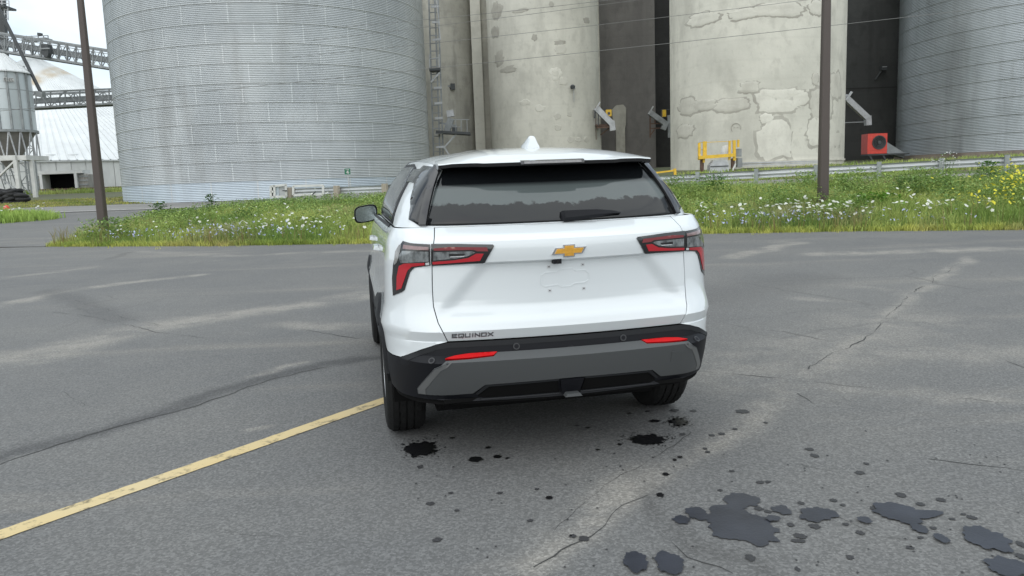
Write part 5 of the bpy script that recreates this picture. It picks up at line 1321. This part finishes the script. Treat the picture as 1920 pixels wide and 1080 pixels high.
mb=MB();mb.lathe([(Rh+.02,z_bot-g0-.12),(Rh+.14,z_bot-g0-.12),(Rh+.14,z_bot-g0+.1),(Rh+.02,z_bot-g0+.1)],40);mb.obj('ring_beam',GREYST,HB_,30)
for a in frange(-150,-5,7):
    a=R_(a);x,y=(Rh+.05)*math.cos(a),(Rh+.05)*math.sin(a);mb=MB();mb.bar((x,y,z_bot-g0),(x,y,z_top-g0),.16,.12);mb.obj('stiffener',GREYST,HB_)
for zz in(.36,.7):
    z_=z_bot-g0+(z_top-z_bot)*zz;mb=MB();mb.lathe([(Rh+.004,z_-.03),(Rh+.02,z_),(Rh+.004,z_+.03)],48);mb.obj('sheet_seam',GREYST,HB_)
zp=at(20,297,Yh).z-g0
for a in frange(-160,10,8):
    a=R_(a);x,y=(Rh+.05)*math.cos(a),(Rh+.05)*math.sin(a)
    for da_ in(-.16,.16):mb=MB();mb.bar((x,y,z_bot-g0),((Rh+.05)*math.cos(a+da_),(Rh+.05)*math.sin(a+da_),zp),.09,.09);mb.obj('skirt_brace',LGREY,HB_)
xr=at(41,300,Yh).x-HB_.location.x
mb=MB();mb.box(-6,xr+.1,-Rh-.15,-Rh+.15,zp-.22,zp+.22);mb.obj('deck_beam',WHST,HB_);mb=MB();mb.box(xr-.1,xr+.9,-Rh+.1,-Rh+3.5,zp-.22,zp+.2);mb.obj('deck_beam',WHST,HB_)
for x in(xr,xr+.85,xr-3.3):
    mb=MB();mb.box(x-.16,x+.16,-Rh-.14+(.9 if x>xr else 0),-Rh+.14+(.9 if x>xr else 0),-1.0,zp-.221);mb.obj('leg',WHST,HB_)
mb=MB();mb.bar((xr,-Rh,zp-.25),(xr-3.3,-Rh,.6),.2,.14);mb.obj('diagonal_brace',WHST,HB_)
mb=MB();mb.bar((xr-3.3,-Rh+.4,zp-.4),(xr,-Rh+.4,.3),.1,.1);mb.obj('diagonal_brace',LGREY,HB_)
for k in range(7):
    a=random.uniform(-2.4,.3);b_=random.uniform(.4,1);mb=MB();mb.bar((-1.5+.4*k,-Rh+1+.3*k,0),(-2.2+.55*k,-Rh+1.3,zp*.9),.07,.07);mb.obj('pipe',GREYST,HB_)
# lettering plates on the bin
for ch,px in(('B',9.5),('E',17.5),('C',22)):
    h=hit(px,149 if px<15 else 150,(HB_.location.x,HB_.location.y,Rh))
    if h:
        rr=Rh+.16;cc=Vector((rr*math.cos(h[0]),rr*math.sin(h[0]),h[1]-g0));tx=Vector((-math.sin(h[0]),math.cos(h[0]),0));nm=Vector((math.cos(h[0]),math.sin(h[0]),0))
        V=[cc-tx*.13-Vector((0,0,.16)),cc+tx*.13-Vector((0,0,.16)),cc+tx*.13+Vector((0,0,.16)),cc-tx*.13+Vector((0,0,.16))]
        pl_=mesh('letter_plate',V,[(0,1,2,3)],WHST,HB_)
        V,F=stroke_mesh(ch,.13,.2,.035,lambda u,v,d,cc=cc,tx=tx,nm=nm:cc+tx*(u-.065)+Vector((0,0,v-.10))+nm*(.02-d),.015);mesh('letter',V,F,DKST,pl_)
# pile of old tyres and hydrant
TY=PM('old_tyre_rubber',(.018,.018,.019),.75,var=.3,vs=3,rnd=.3)
mb=MB();pr_=[(.30,-.12),(.42,-.13),(.49,-.08),(.50,0),(.49,.08),(.42,.13),(.30,.12)]
mb.lathe(pr_+[pr_[0]],20);mt=bpy.data.meshes.new('old_tyre');mt.from_pydata(mb.V,[],mb.F);mt.update();mt.materials.append(TY);mt.polygons.foreach_set('use_smooth',[True]*len(mb.F))
k=0;wh=['bottom','second','third','fourth','top']
for row,(nc,py) in enumerate([(5,379),(5,373),(5,368),(4,363),(4,359)]):
    for i in range(nc):
        p=at(-2+i*10.5+(row%2)*3,py,56+.3*(i%2));o=link('old_tyre',mt,loc=(p.x,p.y,p.z));o.scale=(1,1,1.0);o.rotation_euler=(random.uniform(-.25,.25),random.uniform(-.25,.25),random.uniform(0,6))
        tag(o,'dark worn tyre, %s from left in the %s layer of the tyre pile'%(['first','second','third','fourth','fifth'][i],wh[row]),'tyre','tyres piled under the hopper bin');k+=1
p=at(12,388,38);t=empty('fire_hydrant',(p.x,p.y,zt(p.x,p.y)),'small red domed hydrant poking above the flowers at the left edge','hydrant')
hz=p.z-t.location.z;mb=MB();mb.lathe([(.16,0),(.15,hz-.15)],14);mb.obj('barrel',REDP,t,40);mb=MB();mb.lathe([(.15,hz-.15),(.15,hz-.10),(.12,hz+.0),(.06,hz+.07),(.01,hz+.09)],16);mb.obj('bonnet',REDP,t,40);mb=MB();mb.tube((-.3,0,hz-.25),(.3,0,hz-.25),.08,.08,10);mb.obj('nozzle',REDP,t,40)
# ================================================================ guardrails
STEELG=steel_mat('guardrail_steel',(.42,.44,.45),(.50,.52,.53),.45,.4,(.30,.31,.31),.4,.05)
POSTG=PM('grey_guardrail_post',(.26,.28,.28),.65,var=.2,vs=5)
POSTW=PM('weathered_wood_post',(.34,.30,.245),.85,var=.25,vs=6,stretch=(3,3,.4))
WB=[(0,.155),(.03,.150),(.078,.105),(.082,.075),(.03,.03),(.015,0),(.03,-.03),(.082,-.075),(.078,-.105),(.03,-.150),(0,-.155)]
def guardrail(pts,hts,label,postm,wide,cap=None,block=True):
    """pts: (x,y) of posts along the rail; hts: rail centre z"""
    t=empty('guardrail',(pts[0][0],pts[0][1],zt(*pts[0])),label,'guardrail');o0=t.location
    for i,((x,y),h) in enumerate(zip(pts,hts)):
        d=Vector((pts[min(i+1,len(pts)-1)][0]-pts[max(i-1,0)][0],pts[min(i+1,len(pts)-1)][1]-pts[max(i-1,0)][1],0)).normalized();nn=Vector((d.y,-d.x,0))  # toward the lot
        c=Vector((x,y,h))-o0
        mb=MB();b=c+nn*.02;mb.bar((b.x,b.y,zt(x,y)-o0.z-.4),(b.x,b.y,c.z+.23),wide,wide,upv=tuple(nn));mb.obj('post',postm,t)
        if i<len(pts)-1:
            x2,y2=pts[i+1];c2=Vector((x2,y2,hts[i+1]))-o0;V=[];F=[]
            bk=nn*(-.10) # beam on the far (road) side of the posts, valley facing the road
            for q in(c-d*.0,c2+d*.0):
                for u,v in WB:V.append(q+bk-nn*(u-.0)+Vector((0,0,v)))
            n=len(WB)
            for k in range(n-1):F.append((k,k+1,n+k+1,n+k))
            mesh('rail_beam',V,F,STEELG,t,180)
    return t
rp=[];rh=[]
for px,py,Y in[(1210,336,33.2),(1308,330.5,32.4),(1418,325,31.6),(1530,318.5,30.8),(1648,312.5,30.0),(1765,306,29.2),(1888,300,28.4),(2016,293,27.6),(2150,286,26.8)]:
    p=at(px,py+2,Y);rp.append((p.x,p.y));rh.append(p.z)
guardrail(rp,rh,'galvanised guardrail on grey posts above the grass right of the SUV',POSTG,.16)
lp=[];lh=[]
for px,py,Y in[(543,360,38.2),(632,357,37.6),(722,353.5,37.0),(815,350,36.4),(910,346.5,35.8)]:
    p=at(px,py,Y);lp.append((p.x,p.y));lh.append(p.z)
GL=guardrail(lp,lh,'old guardrail on thick wooden posts in front of the big pale bin',POSTW,.24)
# white framed panel and loose brackets on the left rail
t=empty('framed_panel',at(580,367,37.5),'white metal frame leaning on the old guardrail between wooden posts','frame')
for a,b in(((550,349),(550,366)),((606,347.5),(606,364.5)),((550,349),(606,347.5)),((550,366),(606,364.5))):barobj('frame_bar',at(*a,37.5),at(*b,37.5),.10,.10,WHST,t)
barobj('prop',at(585,366,37.2),at(592,359,37.2),.05,.05,DKST,t)
t=empty('metal_cabinet',at(523,370,38.0),'pale open metal cabinet at the end of the old guardrail','cabinet')
Yc=38.0
for a,b in(((508,349),(508,370)),((514.5,347),(515,370)),((508,349.5),(537,346.5)),((508,359.5),(515,359)),((508,369.5),(537,368)),((536,346.5),(537,369))):barobj('frame_bar',at(*a,Yc),at(*b,Yc),.10,.10,WHST,t)
barobj('door',at(519,347.5,Yc+.1),at(519.5,369,Yc+.1),.18,.06,GALVB,t);barobj('door',at(528,347,Yc+.15),at(528.5,368.5,Yc+.15),.34,.06,LGREY,t);barobj('dark_back',at(511.5,349,Yc+.2),at(512,369,Yc+.2),.2,.05,BLACKI,t);barobj('latch',at(530,357.5,Yc-.1),at(538,357.5,Yc-.1),.05,.05,DKST,t)
# bin number sign
Ys=39.5;t=empty('bin_sign',at(653,345,Ys),'small green sign with a white number 4 in front of the pale bin','sign')
GRN=PM('sign_green',(.012,.135,.07),.5);p=at(651.5,321.5,Ys);o0=t.location;s_w=10.5*Ys/1450/2
mb=MB();c=p-o0;mb.box(c.x-s_w,c.x+s_w,c.y-.012,c.y+.012,c.z-s_w*1.05,c.z+s_w*1.05);pl_=mb.obj('sign_plate',GRN,t)
mb=MB();mb.bar((c.x,c.y+.03,c.z),(c.x+.06,c.y+.03,-1.2),.05);mb.obj('sign_post',LGREY,t)
for ch,u0,v0,w_,h_,th in(('4',-.055,-.11,.12,.15,.036),('B',-.085,.07,.045,.048,.014),('I',-.028,.07,.03,.048,.014),('N',.018,.07,.05,.048,.014)):
    V,F=stroke_mesh(ch,w_,h_,th,lambda u,v,d,u0=u0,v0=v0:Vector((c.x+u0+u,c.y-.016+d,c.z+v0+v)),.006);mesh('letter',V,F,WHST,pl_)
# ================================================================ light poles
BRN=PM('brown_painted_steel',(.068,.052,.045),.5,var=.10,vs=1.2,stretch=(1,1,.3))
def light_pole(bx,by,w0,w1,tx,ty,Y,label):
    b=at(bx,by,Y);tp=at(tx,ty,Y+.0);z0=zt(b.x,Y);t=empty('light_pole',(b.x,Y,z0),label,'light pole','brown light poles')
    H=10.5;d=(tp-b);d=d/d.z;lean=Vector((d.x,0,1))
    V=[];F=[];nl=6
    for k in range(nl+1):
        f=k/nl;wv=(w0+(w1-w0)*f)/2;c=lean*(H*f);bv=wv*.18
        for x,y in((-wv+bv,-wv),(wv-bv,-wv),(wv,-wv+bv),(wv,wv-bv),(wv-bv,wv),(-wv+bv,wv),(-wv,wv-bv),(-wv,-wv+bv)):V.append((c.x+x,y,c.z+y*0-.0+(-.3 if k==0 else 0)))
    for k in range(nl):
        for i in range(8):a=k*8+i;bb=k*8+(i+1)%8;F.append((a,bb,bb+8,a+8))
    F.append(tuple(range(nl*8,nl*8+8)));mesh('shaft',V,F,BRN,t,30)
    mb=MB();mb.box(-w0*.75,w0*.75,-w0*.75,w0*.75,-.1,.06);mb.obj('base_plate',DKST,t)
    c=lean*H;mb=MB();mb.box(c.x-.1,c.x+.9,-.2,.2,c.z-.25,c.z);hd=mb.obj('lamp_head',BRN,t);mb=MB();mb.box(c.x+.05,c.x+.85,-.16,.16,c.z-.256,c.z-.251);mb.obj('lamp_lens',LGREY,hd)
    mb=MB();mb.box(-.05,.05,-w0/2-.012,-w0/2-.001,.32,.55);mb.obj('hand_hole_cover',BRN,t)
light_pole(193.5,424,.275,.135,150.5,0,26.5,'slim brown light pole in the grass at the left, before the big bin')
light_pole(1542.5,392,.262,.150,1549.5,0,22.3,'brown light pole in the wildflowers in front of the cream silo')
# ================================================================ overhead wires
WIRE=PM('weathered_cable',(.16,.16,.155),.6)
def wire(a,b,Ya,Yb,sag,label,r=.011):
    A=at(*a,Ya);B=at(*b,Yb);n=40;mb=MB();pts=[]
    d=B-A;A2=A-d*.6;B2=B+d*.6
    for i in range(n+1):
        f=i/n;p=A2.lerp(B2,f);p.z-=sag*(1-(2*f-1)**2)*1.0;pts.append(p)
    c=pts[n//2];t=empty('power_line',(A2.x,A2.y,A2.z),label,'cable','overhead cables')
    for p,q in zip(pts,pts[1:]):mb.tube(p-t.location,q-t.location,r,r,5,caps=False)
    mb.obj('strand',WIRE,t,180)
wire((430,159),(1683,26),40,38,.25,'lowest overhead cable crossing the bin and both pale silos',.012)
wire((800,79),(1256,28),42,40,.1,'second overhead cable from below, crossing the beige silo')
wire((798,48),(1188,-2),43,41,.1,'third overhead cable from below, near the top of the beige silo')
wire((795,34),(1100,2),43.5,41.5,.1,'topmost overhead cable at the upper edge of the beige silo')
# ================================================================ vegetation
def np_mesh(name,co,faces,colr,mat,k=3):
    me=bpy.data.meshes.new(name);me.vertices.add(len(co));me.vertices.foreach_set('co',co.astype(np.float32).ravel())
    me.loops.add(faces.size);me.loops.foreach_set('vertex_index',faces.astype(np.int32).ravel())
    me.polygons.add(len(faces));me.polygons.foreach_set('loop_start',np.arange(0,faces.size,k,dtype=np.int32));me.update()
    ca=me.color_attributes.new('Col','FLOAT_COLOR','POINT');c=np.ones((len(co),4),np.float32);c[:,:3]=colr;ca.data.foreach_set('color',c.ravel())
    me.materials.append(mat);return link(name,me)
LEAF=attr_mat('grass_and_leaves',.55,.3);FLOW=attr_mat('flower_petals',.6,.3)
fx=np.array([p[0] for p in FRONT]);fy=np.array([p[1] for p in FRONT])
iy=np.array([p[0] for p in ISL]);ix=np.array([p[1] for p in ISL])
def np_front(x): return np.interp(x,fx,fy)
def np_zt(x,y):
    a=np.clip((x+17)/10,0,1);wv=a*a*(3-2*a)
    return np.interp(y,[p[0] for p in ZL_],[p[1] for p in ZL_])*(1-wv)+np.interp(y-np_front(x),[p[0] for p in ZR_],[p[1] for p in ZR_])*wv
rlx=np.array([p[0] for p in lp]+[p[0] for p in rp]);rly=np.array([p[1] for p in lp]+[p[1] for p in rp])
def np_back(x): return np.where(x<-11.2,np.interp(x,[-17,-15.8,-13.5,-11.2],[36,38,39.4,39.0]),np.interp(x,rlx,rly)-.15)
def vnoise(x,y,f,ph): return nz2(x,y,f,ph)
def sample(n,xmin,xmax,bias=1.0):
    x=rng.uniform(xmin,xmax,n*3);f=np_front(x);b=np_back(x);u=rng.uniform(0,1,n*3)**bias;y=f+.02+(b-f)*u
    ok=(x>np.interp(y,iy,ix)+.05)|(y<24)
    ok&=~((x<-14.35))
    x,y=x[ok][:n],y[ok][:n];return x,y
def blades(x,y,z,h,wd,nb,colf,spread,bend=.5):
    n=len(x);X=np.repeat(x,nb)+rng.normal(0,spread,n*nb);Y=np.repeat(y,nb)+rng.normal(0,spread,n*nb);Z=np.repeat(z,nb)
    H=np.repeat(h,nb)*rng.uniform(.45,1.15,n*nb);a=rng.uniform(0,2*np.pi,n*nb);l=rng.uniform(.1,bend,n*nb)*H;W=wd*rng.uniform(.6,1.3,n*nb)
    b=rng.uniform(0,np.pi,n*nb);dx,dy=np.cos(b)*W/2,np.sin(b)*W/2
    co=np.zeros((n*nb,5,3))
    co[:,0]=np.stack([X-dx,Y-dy,Z-.03],1);co[:,1]=np.stack([X+dx,Y+dy,Z-.03],1)
    mxx,myy=X+np.cos(a)*l*.35,Y+np.sin(a)*l*.35
    co[:,2]=np.stack([mxx+dx*.8,myy+dy*.8,Z+H*.6],1);co[:,3]=np.stack([mxx-dx*.8,myy-dy*.8,Z+H*.6],1)
    co[:,4]=np.stack([X+np.cos(a)*l,Y+np.sin(a)*l,Z+H*.97],1)
    base=np.arange(n*nb)[:,None,None]*5;f=(np.array([[0,1,2],[0,2,3],[3,2,4]])[None]+base).reshape(-1,3)
    c=np.repeat(colf,nb,0)*rng.uniform(.7,1.3,(n*nb,1));c=np.repeat(c[:,None],5,1).reshape(-1,3)
    return co.reshape(-1,3),f,c
def leaves(x,y,z,h,size,nl,colf,spread):
    n=len(x);m=n*nl;u=rng.uniform(.1,1,m);X=np.repeat(x,nl)+rng.normal(0,1,m)*spread*(1.2-u*.6);Y=np.repeat(y,nl)+rng.normal(0,1,m)*spread*(1.2-u*.6);Z=np.repeat(z,nl)+np.repeat(h,nl)*u
    S=size*rng.uniform(.5,1.4,m);a=rng.uniform(0,2*np.pi,m);ti=rng.uniform(-.2,.9,m)
    ax=np.stack([np.cos(a)*np.cos(ti),np.sin(a)*np.cos(ti),np.sin(ti)],1);sd=np.stack([-np.sin(a),np.cos(a),np.zeros(m)],1);c0=np.stack([X,Y,Z],1)
    co=np.zeros((m,4,3));co[:,0]=c0;co[:,1]=c0+ax*(S*.5)[:,None]+sd*(S*.24)[:,None]+np.array([0,0,.15])*S[:,None];co[:,2]=c0+ax*S[:,None]-np.array([0,0,.12])*S[:,None];co[:,3]=c0+ax*(S*.5)[:,None]-sd*(S*.24)[:,None]+np.array([0,0,.15])*S[:,None]
    base=np.arange(m)[:,None,None]*4;f=(np.array([[0,1,2],[0,2,3]])[None]+base).reshape(-1,3)
    c=np.repeat(colf,nl,0)*rng.uniform(.65,1.35,(m,1));c=np.repeat(c[:,None],4,1).reshape(-1,3)
    return co.reshape(-1,3),f,c
def merge(L_):
    co=[];fa=[];cl=[];o=0
    for a,b,c in L_:co.append(a);fa.append(b+o);cl.append(c);o+=len(a)
    return np.concatenate(co),np.concatenate(fa),np.concatenate(cl)
def lerp3(a,b,t): return np.array(a)[None]*(1-t[:,None])+np.array(b)[None]*t[:,None]
def gcol(x,y):
    s=y-np_front(x);t=np.clip(.5+.9*vnoise(x,y,.5,.7)+.25*vnoise(x,y,2.2,3.),0,1)
    c=lerp3((.21,.31,.075),(.44,.50,.15),t)
    b=np.clip(vnoise(x,y,.42,5.1)*1.6-.25,0,1)*.7;c=c*(1-b[:,None])+np.array((.40,.36,.21))[None]*b[:,None]
    return c
x,y=sample(21000,-15.5,19,1.15);s=y-np_front(x)
h=(.13+.30*np.clip(s/1.3,0,1)*(.6+.5*np.clip(vnoise(x,y,.9,2.)+.4,0,1.2)))*np.where(x<0,np.clip(.22+(np_back(x)-y)/13,.2,1),np.clip(.35+(np_back(x)-y)/3.5,.3,1))
G=[blades(x,y,np_zt(x,y),h,.022,8,gcol(x,y),.07,.7)]
x,y=sample(3500,-15.5,19,8.0);G.append(blades(x,y,np_zt(x,y),.10+.10*rng.uniform(0,1,len(x)),.018,7,gcol(x,y)*np.array([1.15,1.05,.9]),.06,.9))
# sparse tufts spilling over the asphalt edge
x=rng.uniform(-14,16,260);y=np_front(x)-rng.exponential(.12,260);G.append(blades(x,y,np.zeros(260),np.full(260,.10),.014,7,gcol(x,y)*np.array([1.3,1.1,.9]),.05,1.2))
x,y=sample(300,-15.5,19,3);G.append(blades(x,y,np_zt(x,y),np.full(len(x),.62),.016,6,lerp3((.26,.20,.09),(.20,.22,.07),rng.uniform(0,1,len(x))),.08,.5))
# verge beyond the road and the left mound
x=rng.uniform(-62,-14,6500);y=rng.uniform(46.8,60,6500);ok=np.hypot(x-cL[0],y-cL[1])>cL[2]+.2;x,y=x[ok],y[ok];G.append(blades(x,y,np_zt(x,y),np.full(len(x),.11),.06,3,gcol(x,y)*np.array([.95,.8,.8]),.18,.6))
x=rng.uniform(-55,-30,900);y=rng.uniform(80,86,900);G.append(blades(x,y,np_zt(x,y),rng.uniform(.15,.6,900),.07,6,gcol(x,y)*.9,.25,.5))
a=rng.uniform(0,2*np.pi,1500);r=np.sqrt(rng.uniform(0,1,1500));x=-25.6+r*np.cos(a)*4.9;y=35.6+r*np.sin(a)*2.0;G.append(blades(x,y,np_zt(x,y)+.30*(1-r**2),.25+.2*rng.uniform(0,1,1500),.035,8,gcol(x,y)*np.array([.9,1.05,.9]),.12,.6))
mx_,my_=x,y
x=rng.uniform(10,34,2500);y=rng.uniform(38,46,2500);G.append(blades(x,y,np_zt(x,y),np.full(2500,.35),.05,4,gcol(x,y),.18,.6))
tag(np_mesh('grass',*merge(G),LEAF),'long rough green grass on the bank between lot and guardrails','grass',kind='stuff')
# leafy weeds
x,y=sample(5200,-15.5,19,.8);s=y-np_front(x);k=(vnoise(x,y,.55,8.3)>-.12)&(s>.5);x,y=x[k],y[k];s=s[k]
t_=np.clip(.5+1.1*vnoise(x,y,.6,4.4),0,1);wc=lerp3((.16,.26,.08),(.33,.45,.14),t_)
Wd=[leaves(x,y,np_zt(x,y),.30+.28*rng.uniform(0,1,len(x))*np.clip(s/3,0.4,1.3)*np.where(x<0,np.clip(.12+(np_back(x)-y)/15,.1,1),np.clip(.2+(np_back(x)-y)/3.5,.25,1)),.085,15,wc,.12)]
# bushier mounds
mx=[];my=[]
for _ in range(70):
    a,b=sample(1,-14,18,.75)
    if len(a) and b[0]-np_front(a)[0]>1.0:
        n=28;rr=rng.uniform(.35,.85);mx.append(a[0]+rng.normal(0,rr*.6,n));my.append(b[0]+rng.normal(0,rr*.5,n))
mx=np.concatenate(mx);my=np.concatenate(my);Wd.append(leaves(mx,my,np_zt(mx,my),np.where(mx<0,np.clip(.10+(np_back(mx)-my)/22,.1,.72),np.clip(.25+(np_back(mx)-my)/5,.15,.72)),.10,16,lerp3((.15,.25,.07),(.37,.48,.14),np.clip(.5+vnoise(mx,my,.8,1.),0,1)),.13))
tag(np_mesh('leafy_weeds',*merge(Wd),LEAF),'dense leafy weeds growing through the grass on the bank','weeds',kind='stuff')
# wildflowers
def flowers(name,x,y,z,h,rad,n_pet,c,stemc,label,tilt=.35,cup=0):
    n=len(x);L_=[]
    X=x+rng.normal(0,.04,n);Y=y+rng.normal(0,.04,n);Z=z+h
    R=rad*rng.uniform(.6,1.25,n);nx,ny=rng.normal(0,tilt,n),rng.normal(-.15,tilt,n)
    co=np.zeros((n,n_pet+1,3));co[:,0]=np.stack([X,Y,Z],1)
    for k in range(n_pet):
        a=2*np.pi*k/n_pet;q=R*(1 if k%2==0 else .72);dx,dy=np.cos(a)*q,np.sin(a)*q
        co[:,k+1]=np.stack([X+dx,Y+dy,Z-(nx*dx+ny*dy)+cup*q],1)
    f=np.array([[0,k+1,(k+1)%n_pet+1] for k in range(n_pet)]);f=(f[None]+np.arange(n)[:,None,None]*(n_pet+1)).reshape(-1,3)
    cc=np.array(c)[None]*rng.uniform(.8,1.1,(n,1));cc=np.repeat(cc[:,None],n_pet+1,1).reshape(-1,3);L_.append((co.reshape(-1,3),f,cc))
    st=np.zeros((n,3,3));st[:,0]=np.stack([x-.006,y,z],1);st[:,1]=np.stack([x+.006,y,z],1);st[:,2]=np.stack([X,Y,Z-.004],1)
    L_.append((st.reshape(-1,3),np.arange(n*3).reshape(-1,3),np.tile(np.array(stemc),(n*3,1))))
    tag(np_mesh(name,*merge(L_),FLOW),label,'flowers',kind='stuff')
def fpatch(cx,cy,sx,sy,n,zz=.25):
    P=[]
    for _ in range(n):
        px,py=cx+random.gauss(0,sx),cy+random.gauss(0,sy)
        # walk along the ray to the bank
        d=pray(px,py);Y0=17.0
        for i in range(260):
            Y=Y0+i*.08;p=CP+d*(Y/d.y)
            if p.z<zt(p.x,p.y)+zz and p.y>front(p.x)+.15:P.append((p.x,p.y));break
    return P
F1=fpatch(1520,392,80,13,85,.5)+fpatch(1380,404,90,13,40,.45)+fpatch(1740,385,55,10,40,.55)+fpatch(480,412,60,12,45,.5)+fpatch(540,425,60,10,45,.45)+fpatch(330,430,80,12,20,.4)+fpatch(660,420,50,14,14,.4)+fpatch(580,373,30,3,18,.35)+fpatch(1600,405,90,14,35,.45)+fpatch(1850,400,60,20,10,.45)
F1=np.array(F1);flowers('white_wildflowers',F1[:,0],F1[:,1],np_zt(F1[:,0],F1[:,1]),rng.uniform(.40,.70,len(F1)),.047,10,(.74,.76,.68),(.10,.18,.04),'flat white wildflower heads scattered over the grass bank')
F2=fpatch(440,432,45,10,130,.35)+fpatch(330,448,70,8,90,.25)+fpatch(1450,418,50,8,80,.35)+fpatch(1340,420,50,8,40,.3)+fpatch(1600,420,90,8,40,.3)+fpatch(220,450,40,6,40,.25)+fpatch(560,440,50,8,40,.25)+fpatch(1790,420,70,8,20,.3)
F2=np.array(F2);flowers('blue_wildflowers',F2[:,0],F2[:,1],np_zt(F2[:,0],F2[:,1]),rng.uniform(.22,.50,len(F2)),.026,9,(.50,.54,.76),(.09,.16,.04),'pale blue chicory flowers low along the front of the bank',.6)
F3=fpatch(1905,332,22,12,190,.75)+fpatch(1870,370,30,20,40,.6)+fpatch(1855,390,40,14,20,.5);F3=np.array(F3)
flowers('yellow_wildflowers',F3[:,0],F3[:,1],np_zt(F3[:,0],F3[:,1]),rng.uniform(.55,1.0,len(F3)),.035,8,(.72,.66,.06),(.12,.2,.04),'clump of yellow flowers at the right edge of the bank',.5)
k=rng.integers(0,len(mx_),110);flowers('white_clover',mx_[k],my_[k],np_zt(mx_[k],my_[k])+.2,rng.uniform(.25,.5,110),.06,9,(.72,.74,.68),(.09,.16,.04),'white flowers on the grass mound at the left edge')
# single tall weeds that stand out
def weed(px,py0,py1,Y,label,n,size,c,flower=None,spread=.12):
    b=at(px,py1,Y);z0=zt(b.x,Y);h=at(px,py0,Y).z-z0;t=empty('tall_weed',(b.x,Y,z0),label,'weed','tall weeds on the bank')
    mb=MB()
    for i in range(4):mb.tube((random.gauss(0,.04),random.gauss(0,.04),-.05),(random.gauss(0,spread),random.gauss(0,spread),h*random.uniform(.7,1)),.010,.004,5)
    mb.obj('stem',PM('weed_stem',(.09,.15,.04),.7),t)
    x=np.zeros(n);co,f,cc=leaves(x,x,x,np.full(n,h*.92),size,4,np.tile(np.array(c),(n,1)),spread)
    o=np_mesh('foliage',co,f,cc,LEAF);o.parent=t
    if flower:
        mb=MB()
        for i in range(34):
            u=random.uniform(.45,1.05);mb.lathe([(.001,-.012),(.028,0),(.001,.016)],6,(random.gauss(0,spread*1.2),random.gauss(0,spread),h*u))
        mb.obj('blossom',flower,t)
WF=PM('white_blossom',(.72,.74,.72),.6)
weed(1775,283,345,28.6,'tall airy white flowered weed in front of the right guardrail',18,.09,(.09,.17,.04),WF,.22)
weed(1850,300,345,27.2,'tall leafy green weed beside the guardrail right of the white flowered weed',60,.13,(.08,.18,.03),None,.25)
weed(302,378,415,31,'tall leafy weed at the left end of the bank near the road',50,.13,(.06,.14,.03),None,.22)
weed(397,360,400,33,'tall lone weed in front of the base of the big pale bin',36,.12,(.06,.13,.03),None,.14)
weed(1340,325,350,27,'bushy weed below the yellow guarded platform',70,.12,(.085,.18,.035),None,.35)
weed(1640,360,405,21.5,'bright green leafy weed right of the brown light pole',110,.13,(.13,.27,.035),None,.40)
weed(1245,350,372,24,'leafy weed next to the rear window of the SUV',50,.12,(.07,.16,.03),None,.28)
